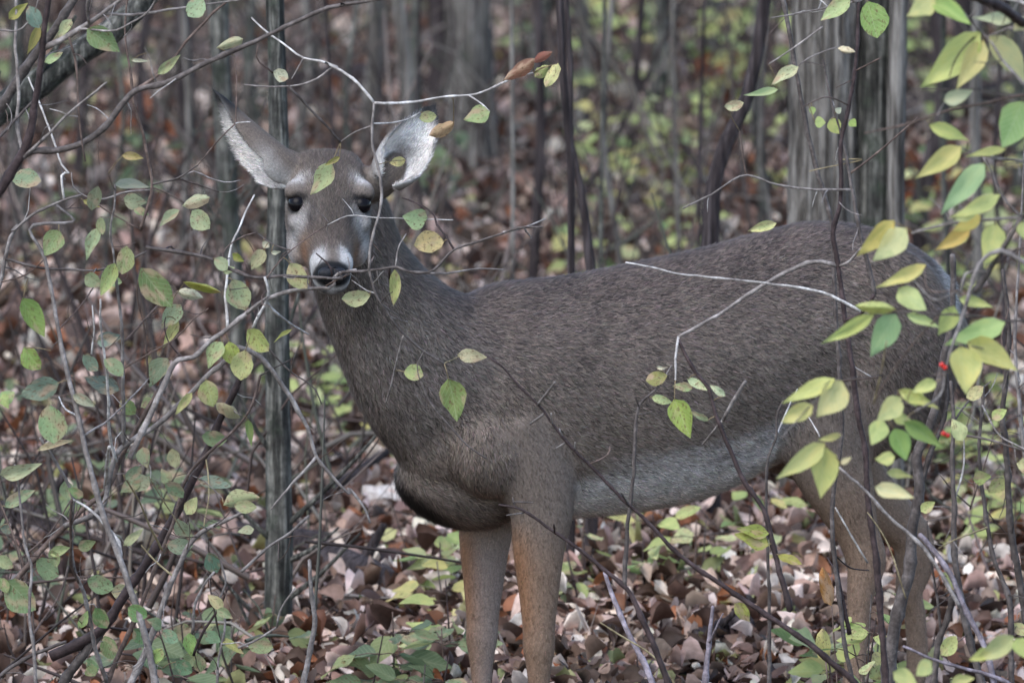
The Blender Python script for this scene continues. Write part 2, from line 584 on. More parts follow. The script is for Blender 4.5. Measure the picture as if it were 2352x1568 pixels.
# trunk: f, top, bottom, half width
TR = [(.235, .690, .585, .040), (.205, .735, .535, .075), (.15, .815, .500, .112), (.06, .893, .475, .140), (-.03, .907, .465, .152), (-.12, .913, .462, .160),
      (-.25, .931, .468, .172), (-.40, .955, .492, .176), (-.52, .980, .540, .168), (-.62, .997, .585, .162), (-.72, .990, .62, .152),
      (-.80, .965, .65, .132), (-.87, .925, .69, .100), (-.915, .880, .74, .055)]
ts = [-x[0] for x in TR]
rings, prm = [], []
for t in np.linspace(ts[0], ts[-1], 96):
    top, bot, hw = cr(t, ts, [x[1:] for x in TR])
    cz, h = (top + bot) / 2, (top - bot) / 2
    ring = []
    for a in ANG:
        ca, sa = math.cos(a), math.sin(a)
        wd = hw * (1 - .20 * max(0, sa) ** 1.6 - .10 * max(0, -sa) ** 2)
        sq = (abs(ca) ** .88) * (1 if ca >= 0 else -1)
        ring.append(dw(-t, wd * sq, cz + h * sa))
    rings.append(np.array(ring)); prm.append((-t, cz, h))
def tcol(i, j, p):
    f, cz, h = prm[i]; s = math.sin(ANG[j])
    c = mixv(C_SIDE, C_BACK, sstep(-.25, .9, s))
    if f < .05: c = mixv(c, C_WHITE * 1.22, sstep(-.42 - .22 * sstep(-.25, .0, f), -.66, s) * .97)
    else: c = mixv(c, C_SIDE * .8, sstep(-.6, -.9, s))
    c = mixv(c, C_SIDE * 1.08, sstep(-.1, -.55, s) * .4)
    if f < -.86: c = mixv(c, C_WHITE, .45)
    return c
def tdir(i, j, p):
    f, cz, h = prm[i]; s = math.sin(ANG[j])
    return -DF * (1.0 - .25 * sstep(.0, .2, f)) + DZ * (-.45 - .3 * sstep(0, .2, f)) * (1 - .7 * abs(s))
loft(rings, tcol, tdir, lambda i, j, p: .0165)

# neck: f, z, half depth (in the f-z plane), half width
NK = [(.02, .690, .215, .118), (.10, .715, .200, .120), (.185, .762, .158, .108), (.262, .850, .118, .092), (.318, .945, .094, .080), (.345, 1.04, .082, .072), (.352, 1.085, .066, .060)]
ts = np.linspace(0, 1, len(NK))
rings, prm = [], []
cen = [cr(t, ts, [x[:2] for x in NK]) for t in np.linspace(0, 1, 60)]
for k, t in enumerate(np.linspace(0, 1, 60)):
    f, z, hd, hw = cr(t, ts, NK)
    a, b = cen[max(k - 1, 0)], cen[min(k + 1, 59)]
    tx = (b - a) / np.linalg.norm(b - a)
    px, pz = tx[1], -tx[0]           # throat side
    ring = []
    for an in ANG:
        ca, sa = math.cos(an), math.sin(an)
        tp = 1 - .18 * max(0, -sa) ** 2 - .06 * max(0, sa)
        ring.append(dw(f + px * hd * sa, hw * ca * tp, z + pz * hd * sa))
    rings.append(np.array(ring)); prm.append((t, tx))
def ncol(i, j, p):
    t, tx = prm[i]; s = math.sin(ANG[j])
    c = mixv(C_NECK, C_BACK * 1.05, sstep(.2, -.8, s))
    c = mixv(c, C_NECK * 1.15, sstep(.4, .95, s) * .6)
    if t > .72: c = mixv(c, C_WHITE, sstep(.55, .9, s) * .7 * sstep(.72, .85, t))
    return c
def ndir(i, j, p):
    t, tx = prm[i]
    return -(DF * tx[0] + DZ * tx[1]) * 1.0 - DZ * .35 - DF * .15
loft(rings, ncol, ndir, lambda i, j, p: .017)

def ellipsoid(c, r, ax, col, dr, ln, n1=14, n2=20):
    rings = []
    for i in range(1, n1):
        a = math.pi * i / n1
        rings.append(np.array([c + ax[0] * r[0] * math.cos(a) + ax[1] * r[1] * math.sin(a) * math.cos(b) + ax[2] * r[2] * math.sin(a) * math.sin(b)
                               for b in np.linspace(0, 2 * np.pi, n2, endpoint=False)]))
    loft(rings, (lambda i, j, p: col(p)) if callable(col) else (lambda i, j, p: col), lambda i, j, p: dr, lambda i, j, p: ln)
AX = (DF, DL, DZ)
dn = -DZ - .2 * DF
# brisket lobe hanging between the forelegs, dark along its front edge
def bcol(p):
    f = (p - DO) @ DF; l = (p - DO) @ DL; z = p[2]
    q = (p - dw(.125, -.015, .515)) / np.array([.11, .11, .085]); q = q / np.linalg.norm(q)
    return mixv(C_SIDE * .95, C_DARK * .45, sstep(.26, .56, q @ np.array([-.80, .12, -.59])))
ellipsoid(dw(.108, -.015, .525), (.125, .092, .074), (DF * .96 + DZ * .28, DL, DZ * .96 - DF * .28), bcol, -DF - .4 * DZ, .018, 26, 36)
# shoulder blades and upper arms, thighs
for s in (1, -1):
    ellipsoid(dw(.03, s * .078, .665), (.10, .056, .15), (DF, DL, DZ + DF * -.25), mixv(C_SIDE, C_BACK, .25), dn - .3 * DF, .0165, 18, 24)
    ellipsoid(dw(.09, s * .092, .60), (.085, .058, .085), AX, C_SIDE, dn, .0165)
    ellipsoid(dw(-.72, s * .092, .755), (.165, .078, .205), (DF, DL, DZ), mixv(C_SIDE, C_BACK, .5), dn - .5 * DF, .0165, 18, 24)
    ellipsoid(dw(-.585, s * .100, .655), (.105, .055, .125), (DF, DL, DZ), C_SIDE, dn - .3 * DF, .0165, 16, 20)

def limb(rows, colf, ln=.011):
    """rows: (f, l, z, half length in f, half width in l)"""
    ts = np.linspace(0, 1, len(rows)); K = 64
    cs = [cr(t, ts, rows) for t in np.linspace(0, 1, K)]
    rings, tang = [], []
    for k in range(K):
        a, b = cs[max(k - 1, 0)][:3], cs[min(k + 1, K - 1)][:3]
        tg = dw(*b) - dw(*a); tg /= np.linalg.norm(tg); tang.append(tg)
        U = DF - tg * (DF @ tg); U /= np.linalg.norm(U); W = np.cross(tg, U)
        f, l, z, hf, hl = cs[k]
        rings.append(np.array([dw(f, l, z) + U * hf * math.cos(a2) + W * hl * math.sin(a2) for a2 in ANG]))
    def cf(i, j, p):
        side = (p - dw(*cs[i][:3])) @ DL / max(cs[i][4], .005)
        fr = (p - dw(*cs[i][:3])) @ DF / max(cs[i][3], .005)
        return colf(cs[i][2], side, fr)
    loft(rings, cf, lambda i, j, p: tang[i], lambda i, j, p: ln)

def fore(s, df):
    gnd = gz(*dw(df, s * .10, 0)[:2])
    rows = [(.05, s * .095, .66, .085, .055), (.02, s * .100, .58, .082, .052), (-.005 + df * .3, s * .102, .50, .066, .047), (df * .5, s * .102, .42, .051, .039),
            (df * .7, s * .102, .34, .039, .032), (df * .85, s * .102, .275, .031, .028), (df * .95, s * .102, .235, .030, .028), (df, s * .102, .195, .023, .022),
            (df, s * .102, .13, .0165, .016), (df, s * .102, gnd + .085, .019, .018), (df + .012, s * .102, gnd + .05, .0175, .018), (df + .03, s * .102, gnd + .028, .022, .021), (df + .038, s * .102, gnd + .004, .028, .024)]
    def cf(z, side, fr):
        inner = -side * s
        c = mixv(C_SIDE, C_LEG, sstep(.50, .36, z))
        c = mixv(c, C_GREY * 1.45, sstep(.1, .8, inner) * .85 * sstep(.56, .46, z))
        c = mixv(c, C_RUST, sstep(.45, .95, fr) * .85 * sstep(.48, .40, z))
        c = mixv(c, C_LEG * .85, sstep(.30, .25, z) * sstep(.0, .8, fr) * .6)
        if z < gnd + .035: c = C_BLACK
        return c
    limb(rows, cf)
fore(1, .0)
fore(-1, .015)

def hind(s, fh, ff, zh, lat=.095):
    gnd = gz(*dw(ff, s * lat, 0)[:2])
    rows = [(-.64, s * .085, .74, .15, .062), (-.60, s * .098, .655, .125, .058), ((-.60 + fh) * .5 + .035, s * .098, .565, .088, .050), ((-.55 + fh * 2.2) / 3.2, s * .096, .48, .062, .040),
            (fh + .018, s * .094, zh + .055, .043, .030), (fh, s * .094, zh, .040, .028), (fh + .012, s * lat, zh - .06, .027, .023), ((fh + ff) / 2, s * lat, (zh + gnd + .09) / 2, .021, .019),
            (ff - .005, s * lat, gnd + .10, .021, .020), (ff + .01, s * lat, gnd + .05, .0185, .019), (ff + .03, s * lat, gnd + .028, .022, .021), (ff + .038, s * lat, gnd + .004, .028, .024)]
    def cf(z, side, fr):
        inner = -side * s
        c = mixv(C_SIDE, C_LEG * .95, sstep(.60, .45, z))
        c = mixv(c, C_LEG * 1.15, sstep(.1, .7, inner) * .8 * sstep(.30, .40, z))
        if z < gnd + .035: c = C_BLACK
        return c
    limb(rows, cf)
hind(1, -.69, -.655, .365)
hind(-1, -.90, -.90, .345)

# tail lying against the rump
ts = [0, .5, 1]
rings = []
for t in np.linspace(0, 1, 14):
    r = .030 * (1 - .75 * t ** 3)
    c = dw(-.90 - .035 * math.sin(t * 2.4), 0, .885 - .20 * t)
    rings.append(np.array([c + DL * r * 1.2 * math.cos(a) + DF * r * .7 * math.sin(a) for a in ANG[::2]]))
loft(rings, lambda i, j, p: mixv(C_BACK, C_WHITE, .3), lambda i, j, p: -DZ, lambda i, j, p: .03)

# head
HE = np.array([-.332, -.275, 1.053])
hp = math.radians(33)
HF = np.array([.045, -math.cos(hp), -math.sin(hp)]); HF /= np.linalg.norm(HF)
HL = np.array([1.0, .05, -.03]); HL -= HF * (HL @ HF); HL /= np.linalg.norm(HL)
HW = np.cross(HF, HL)
def hw_(u, v, w_): return HE + HF * u + HL * v + HW * w_
HD = [(-.140, .015, -.060, .038, .040), (-.115, .050, -.085, .066, .054), (-.075, .060, -.098, .072, .064), (-.035, .060, -.104, .076, .070), (0, .050, -.106, .077, .074), (.035, .036, -.104, .068, .070),
      (.07, .026, -.094, .053, .056), (.105, .020, -.080, .042, .044), (.14, .016, -.070, .037, .037), (.165, .012, -.064, .036, .034), (.185, .004, -.058, .031, .029), (.199, -.012, -.046, .020, .019)]
ts = [x[0] for x in HD]
rings, prm = [], []
for t in np.linspace(ts[0], ts[-1], 80):
    top, bot, hwu, hwl = cr(t, ts, [x[1:] for x in HD])
    cz, h = (top + bot) / 2 , (top - bot) / 2
    ring = []
    for a in ANG:
        ca, sa = math.cos(a), math.sin(a)
        wd = hwu if sa > 0 else mixv(hwu, hwl, -sa)
        ex = .62 + .2 * sstep(-.05, .05, t)
        sq = (abs(ca) ** ex) * (1 if ca >= 0 else -1)
        ring.append(hw_(t, wd * sq, cz + h * (abs(sa) ** (.8 + .2 * sstep(-.05, .05, t))) * (1 if sa >= 0 else -1)))
    rings.append(np.array(ring)); prm.append(t)
def hcol3(u, v, w_):
    c = C_FACE.copy()
    av = abs(v)
    c = mixv(c, C_FACE * .45, sstep(.055, .005, av) * sstep(-.13, -.06, u) * sstep(.15, .06, u) * .8)     # dark forehead and bridge
    c = mixv(c, C_GREY * 1.05, sstep(-.02, -.05, w_) * .6)                                     # greyer cheeks
    c = mixv(c, C_RUST * .95, math.exp(-((u - .09) / .035) ** 2 - ((w_ + .035) / .03) ** 2) * .75)
    c = mixv(c, C_WHITE * .75, math.exp(-((u + .026) / .013) ** 2 - ((av - .060) / .017) ** 2) * .9 * (w_ > -.01))  # pale above the eye
    c = mixv(c, C_WHITE * .62, math.exp(-((u - .048) / .022) ** 2 - ((av - .058) / .020) ** 2) * .75)   # pale below the eye
    c = mixv(c, C_DARK, math.exp(-((u - .050) / .034) ** 2 - ((av - .034) / .008) ** 2) * .9 * (w_ > -.01))   # tear duct line
    ed = math.sqrt((u - .008) ** 2 + (av - .0575) ** 2 + (w_ - .0175) ** 2)
    c = mixv(c, C_DARK * .7, sstep(.0245, .0205, ed))          # dark lid rims
    nose = sstep(.166, .174, u) * sstep(-.030, -.024, w_)
    c = mixv(c, C_WHITE * .72, sstep(.124, .146, u) * (sstep(.006, .020, av) if w_ > -.0 else 1) * .9)
    c = mixv(c, C_WHITE * .9, sstep(-.066, -.085, w_) * .7)
    c = mixv(c, C_BLACK, nose)
    c = mixv(c, C_BLACK, math.exp(-((w_ + .040) / .0045) ** 2) * sstep(.12, .14, u))          # mouth line
    c = mixv(c, C_DARK, sstep(.160, .176, u) * math.exp(-((w_ + .048) / .007) ** 2) * .5)
    return c
def hcol(i, j, p):
    q = p - HE
    return hcol3(q @ HF, q @ HL, q @ HW)
def hlen(i, j, p):
    u = (p - HE) @ HF
    return .0025 if u > .155 else .011
loft(rings, hcol, lambda i, j, p: -HF + .15 * HW * 0, hlen)
def hell(u, v, w_, r, ln=.006):
    ellipsoid(hw_(u, v, w_), r, (HF, HL, HW), lambda p: hcol3((p - HE) @ HF, (p - HE) @ HL, (p - HE) @ HW), -HF, ln)
for s in (1, -1):
    hell(-.017, s * .058, .025, (.027, .024, .023))
    hell(-.009, s * .060, .033, (.020, .023, .0115))     # upper lid      # brow over the eye
    hell(.026, s * .060, -.008, (.022, .017, .016))      # below the eye
    hell(.02, s * .050, -.062, (.055, .026, .036))       # cheek
    hell(.150, s * .020, -.012, (.024, .020, .022))      # flared nostril sides
hell(.186, 0, -.010, (.017, .025, .018), .002)           # nose pad

# ears: curved cups, closed shells
def ear(base, axis, opening, length, rmax, spread, seed):
    axis = axis / np.linalg.norm(axis)
    op = opening - axis * (opening @ axis); op /= np.linalg.norm(op)
    sd = np.cross(axis, op)
    NS, NA = 26, 22
    outer, inner = [], []
    for i in range(NS + 1):
        s = i / NS
        r = rmax * (math.sin(math.pi * (.16 + .84 * s) ** .9) ** .72 if s < 1 else 0)
        r = max(r, .004)
        sp = spread * (1.25 - .45 * s) if s > .25 else spread * 1.25 + (1 - s / .25) * .9
        sp = min(sp, 2.75)
        c = base + axis * (length * s) + op * (.018 * math.sin(math.pi * s)) - op * .012 * s
        th = .0045 if s < .95 else .003
        for k in range(NA + 1):
            a = -sp + 2 * sp * k / NA
            d = -op * math.cos(a) + sd * math.sin(a)
            ctr = c + op * r * .45
            outer.append(ctr + d * r)
            inner.append(ctr + d * max(r - th * 1.6, .0015))
    W = NA + 1
    no = len(outer)
    V = outer + inner
    F = []
    for i in range(NS):
        for k in range(NA):
            a = i * W + k
            F.append((a, a + 1, a + 1 + W, a + W))
            F.append((no + a, no + a + W, no + a + 1 + W, no + a + 1))
        for k in (0, NA):
            a = i * W + k
            q = (a, a + W, no + a + W, no + a)
            F.append(q if k == 0 else q[::-1])
    for i in (0, NS):
        for k in range(NA):
            a = i * W + k
            q = (a, no + a, no + a + 1, a + 1)
            F.append(q if i == 0 else q[::-1])
    C, D, L = [], [], []
    for side in (0, 1):
        for i in range(NS + 1):
            s = i / NS
            for k in range(W):
                e = abs(k / NA * 2 - 1)
                if side == 0:
                    c = mixv(C_FACE * .98, C_FACE * .55, sstep(.5, .9, s) * .7)
                    c = mixv(c, C_WHITE * .8, sstep(.5, .1, s) * sstep(.5, .95, e) * .75)
                    c = mixv(c, C_BLACK, sstep(.62, .80, s) * .95)
                else:
                    c = mixv(C_WHITE * 1.15, C_GREY * .55, math.exp(-((s - .36) / .11) ** 2 - (e / .34) ** 2) * .95)
                    c = mixv(c, C_BLACK, sstep(.70, .86, s) * .96)
                    c = mixv(c, C_BLACK, sstep(.82, .97, e) * .8 * sstep(.35, .6, s))
                C.append(c); D.append(axis * (1 if side == 0 else .8) + (op * .5 if side else 0)); L.append(.006 if side == 0 else .013)
    add_part(V, F, C, D, L)
    # plug at the root so that the cup grows out of the skull
    ellipsoid(base + axis * .012, (.045, .026, .026), (axis, op, sd), C_FACE * 1.0, axis, .008)
# deer's right ear: turned side-on, deer's left ear: cup towards the viewer
ear(hw_(-.088, -.052, .018), np.array([-.755, .08, .655]), np.array([-.62, -.42, -.66]), .222, .047, 1.75, 1)
ear(hw_(-.074, .100, .010), np.array([.56, .06, .80]), np.array([.16, -.95, .04]), .172, .048, 1.6, 2)
ellipsoid(hw_(-.074, .078, .004), (.045, .032, .034), (HL, HF, HW), C_FACE, HL, .008)

def build_deer():
    root = empty("deer", (0.35, .2, gz(.35, .2)), "grey-brown doe standing side-on and staring out through the twigs, ears spread", "deer")
    me = bpy.data.meshes.new("deer_source")
    me.from_pydata(PV, [], PF)
    tmp = bpy.data.objects.new("deer_source", me)
    COL.objects.link(tmp)
    r = tmp.modifiers.new("r", 'REMESH'); r.mode = 'VOXEL'; r.voxel_size = .0042; r.use_smooth_shade = True
    s = tmp.modifiers.new("s", 'SMOOTH'); s.factor = .5; s.iterations = 7
    dg = bpy.context.evaluated_depsgraph_get()
    body = bpy.data.meshes.new_from_object(tmp.evaluated_get(dg))
    bpy.data.objects.remove(tmp); bpy.data.meshes.remove(me)
    body.name = "body"
    nv = len(body.vertices)
    V = np.empty(nv * 3, np.float32); body.vertices.foreach_get("co", V); V = V.reshape(-1, 3)
    E = np.empty(len(body.edges) * 2, np.int32); body.edges.foreach_get("vertices", E); E = E.reshape(-1, 2)
    N = np.empty(nv * 3, np.float32); body.vertex_normals.foreach_get("vector", N); N = N.reshape(-1, 3)
    deg = np.bincount(E.ravel(), minlength=nv).astype(float)[:, None]
    def lap(X, it, lam=.5, mask=None):
        for _ in range(it):
            S = np.zeros_like(X)
            for k in range(X.shape[1]):
                S[:, k] = np.bincount(E[:, 0], X[E[:, 1], k], nv) + np.bincount(E[:, 1], X[E[:, 0], k], nv)
            Y = S / deg
            f = lam if mask is None else lam * mask
            X = X * (1 - f) + Y * f
        return X
    # soften the joins of the body, keep head, ears and lower legs crisp
    hd = np.linalg.norm(V - HE[None], axis=1)
    bd = np.linalg.norm(V - dw(.125, -.015, .53)[None], axis=1)
    mask = (np.clip((hd - .26) / .1, 0, 1) * np.clip((V[:, 2] - .40) / .1, 0, 1) * (.35 + .65 * np.clip((bd - .12) / .1, 0, 1)))[:, None]
    V = lap(V.astype(float), 26, .5, mask)
    kd = kdtree.KDTree(len(SRC_P))
    for i, p in enumerate(SRC_P): kd.insert(p, i)
    kd.balance()
    idx = np.array([kd.find(v)[1] for v in V])
    C = np.array(SRC_C)[idx]; D = np.array(SRC_D)[idx]; L = np.array(SRC_L)[idx][:, None]
    sm = (np.clip((hd - .24) / .06, 0, 1) * (.15 + .85 * np.clip((bd - .12) / .1, 0, 1)))[:, None]
    C = lap(C, 2, .5); C = lap(C, 34, .5, sm)
    D = lap(D, 4, .5); D = lap(D, 60, .5, sm); L = lap(L, 12, .5)
    # moulding of colour that belongs to the coat: dark speckled band along back, pale fold lines
    body.vertices.foreach_set("co", V.astype(np.float32).ravel())
    body.update()
    N = np.empty(nv * 3, np.float32); body.vertex_normals.foreach_get("vector", N); N = N.reshape(-1, 3)
    add_col(body, C)
    m, t, b = new_mat("deer_hide")
    a = t.nodes.new("ShaderNodeAttribute"); a.attribute_name = "Col"
    tc = t.nodes.new("ShaderNodeTexCoord")
    n1 = noise(t, 260, 3, .7, tc.outputs["Object"])
    r1 = ramp(t, n1.outputs[0], [(.3, (.7, .7, .7, 1)), (.7, (1.25, 1.25, 1.25, 1))])
    c = mixc(t, 1.0, a.outputs["Color"], r1.outputs[0], 'MULTIPLY')
    t.links.new(c, b.inputs["Base Color"])
    b.inputs["Roughness"].default_value = .75
    body.materials.clear(); body.materials.append(m)
    body.polygons.foreach_set("use_smooth", np.ones(len(body.polygons), bool))
    bo = link("body", body, root)
    # coat of short hair, lying along the body
    body.calc_loop_triangles()
    T = np.empty(len(body.loop_triangles) * 3, np.int32); body.loop_triangles.foreach_get("vertices", T); T = T.reshape(-1, 3)
    ar = np.linalg.norm(np.cross(V[T[:, 1]] - V[T[:, 0]], V[T[:, 2]] - V[T[:, 0]]), axis=1)
    hh = hd[T[:, 0]]
    wgt = ar * np.where(hh < .25, 4.0, 1.0)
    rng = np.random.default_rng(3)
    n = 330000
    ti = rng.choice(len(T), n, p=wgt / wgt.sum())
    r1, r2 = rng.random(n), rng.random(n)
    q = np.sqrt(r1)
    bw = np.stack([1 - q, q * (1 - r2), q * r2], 1)
    def ip(X): return (X[T[ti]] * bw[:, :, None]).sum(1)
    P, Nn, Cc, Dd, Ll = ip(V), ip(N.astype(float)), ip(C), ip(D), ip(L)[:, 0]
    Nn /= np.linalg.norm(Nn, axis=1)[:, None]
    Dd = Dd - Nn * (Dd * Nn).sum(1)[:, None]
    Dd /= np.linalg.norm(Dd, axis=1)[:, None] + 1e-9
    S = np.cross(Nn, Dd)
    dirn = Dd + Nn * rng.uniform(.12, .5, (n, 1)) + S * rng.normal(0, .42, (n, 1))
    dirn /= np.linalg.norm(dirn, axis=1)[:, None]
    ln = Ll * rng.uniform(.6, 1.15, n)
    wd = np.where(Ll > .0135, .0011, .0006) * rng.uniform(.7, 1.3, n)
    b0 = P - Nn * .001
    A0, A1, TP = b0 - S * wd[:, None], b0 + S * wd[:, None], b0 + dirn * ln[:, None]
    HV = np.stack([A1, A0, TP], 1).reshape(-1, 3)
    HFc = np.arange(n * 3).reshape(-1, 3)
    hm = fast_mesh("coat", HV, HFc)
    k = np.exp(rng.normal(0, .40, n))
    for sc, am in ((55, .10), (120, .10), (23, .06)):      # clumps of darker and paler hair
        w1, w2 = rng.normal(0, sc, (3, 3)), rng.uniform(0, 6.28, 3)
        k = k * np.exp(am * sum(np.sin(P @ w1[i] + w2[i]) for i in range(3)) / 1.2)
    dark = rng.random(n) < .16
    k = np.where(Ll < .0135, k ** .85, k)
    k = np.where(dark & (Ll > .0135), k * .5, k)
    k = np.clip(k, .25, 1.9)
    tint = 1 + rng.normal(0, .05, (n, 3))
    base = Cc * tint * k[:, None] * .95
    tip = Cc * tint * k[:, None] * np.where(rng.random(n) < .35, .62, 1.12)[:, None]
    CC = np.stack([base, base, tip], 1).reshape(-1, 3)
    add_col(hm, CC)
    nn = Nn + dirn * .15
    nn /= np.linalg.norm(nn, axis=1)[:, None]
    hm.normals_split_custom_set_from_vertices(np.repeat(nn, 3, 0).astype(np.float32))
    m2, t2, b2 = new_mat("deer_hair")
    a2 = t2.nodes.new("ShaderNodeAttribute"); a2.attribute_name = "Col"
    t2.links.new(a2.outputs["Color"], b2.inputs["Base Color"])
    b2.inputs["Roughness"].default_value = .6
    b2.inputs["Specular IOR Level"].default_value = .2
    hm.materials.append(m2)
    co = link("coat", hm, bo)
    tag(co, kind="stuff")
    # eyes
    me_, te, be = new_mat("deer_eye")
    be.inputs["Base Color"].default_value = (.006, .005, .006, 1)
    be.inputs["Roughness"].default_value = .22
    be.inputs["Specular IOR Level"].default_value = .12
    for s in (1, -1):
        c = hw_(.008, s * .0575, .0175)
        rings = []
        for i in range(0, 13):
            a = math.pi * (i + .01) / 12.02
            rings.append([c + HF * .0195 * math.cos(a) + (HL * math.cos(bb) * .0180 + HW * math.sin(bb) * .0165) * math.sin(a) for bb in np.linspace(0, 2 * np.pi, 16, endpoint=False)])
        VV = [p for r in rings for p in r]
        FF = [(i * 16 + j, i * 16 + (j + 1) % 16, (i + 1) * 16 + (j + 1) % 16, (i + 1) * 16 + j) for i in range(12) for j in range(16)]
        mesh_obj("eye", VV, FF, me_, root)
    # nose pad, wet and black
    mn, tn, bn = new_mat("deer_nose")
    nn1 = noise(tn, 320, 2, .5)
    bn.inputs["Base Color"].default_value = (.012, .012, .015, 1)
    bn.inputs["Roughness"].default_value = .35
    bump(tn, bn, nn1.outputs[0], .5, .001)
    rings = []
    for i in range(0, 15):
        a = math.pi * (i + .01) / 14.02
        rings.append([hw_(.1890, 0, -.0095) + HW * .0165 * math.cos(a) + (HF * math.cos(bb) * .0155 + HL * math.sin(bb) * .0255 * (1 + .18 * math.cos(a))) * (math.sin(a) ** .7)
                      - HF * .006 * math.exp(-((math.sin(bb) * .0275 * math.sin(a)) / .004) ** 2) * (1 if math.cos(bb) > 0 else 0) for bb in np.linspace(0, 2 * np.pi, 24, endpoint=False)])
    VV = [p for r in rings for p in r]
    FF = [(i * 24 + j, i * 24 + (j + 1) % 24, (i + 1) * 24 + (j + 1) % 24, (i + 1) * 24 + j) for i in range(14) for j in range(24)]
    no = mesh_obj("nose", VV, FF, mn, root)
    for s in (1, -1):
        c = hw_(.1985, s * .0140, -.0105)
        VV = [c + HL * (s * .0062 * math.cos(b) + .002 * s) + HW * .0046 * math.sin(b) + HF * .004 for b in np.linspace(0, 6.2, 10)] + [c + HF * .0052]
        mn2 = bpy.data.materials.get("nostril") or bpy.data.materials.new("nostril")
        mn2.use_nodes = True; mn2.node_tree.nodes["Principled BSDF"].inputs["Base Color"].default_value = (.002, .002, .002, 1)
        mn2.node_tree.nodes["Principled BSDF"].inputs["Roughness"].default_value = 1
        mesh_obj("nostril", VV, [(10, i, (i + 1) % 10) for i in range(10)], mn2, no)
    return root
DEER = build_deer()
# ------------------------------------------------------------------ shrubs and canes in front of and around the deer
STEM_COL = {'d': lin(62, 50, 49), 'b': lin(100, 84, 76), 'g': lin(130, 122, 117), 'w': lin(180, 174, 168), 'p': lin(134, 124, 130), 'y': lin(150, 136, 104), 'm': lin(88, 80, 76)}

def smooth1(k, m):
    return np.convolve(np.asarray(k, float), np.ones(m) / m, 'full')[m // 2:m // 2 + len(k)]

def desat(c, k=.16):
    l = .3 * c[0] + .6 * c[1] + .1 * c[2]
    return (c[0] * (1 - k) + l * k * 1.04, c[1] * (1 - k) + l * k, c[2] * (1 - k) + l * k * .92, 1)

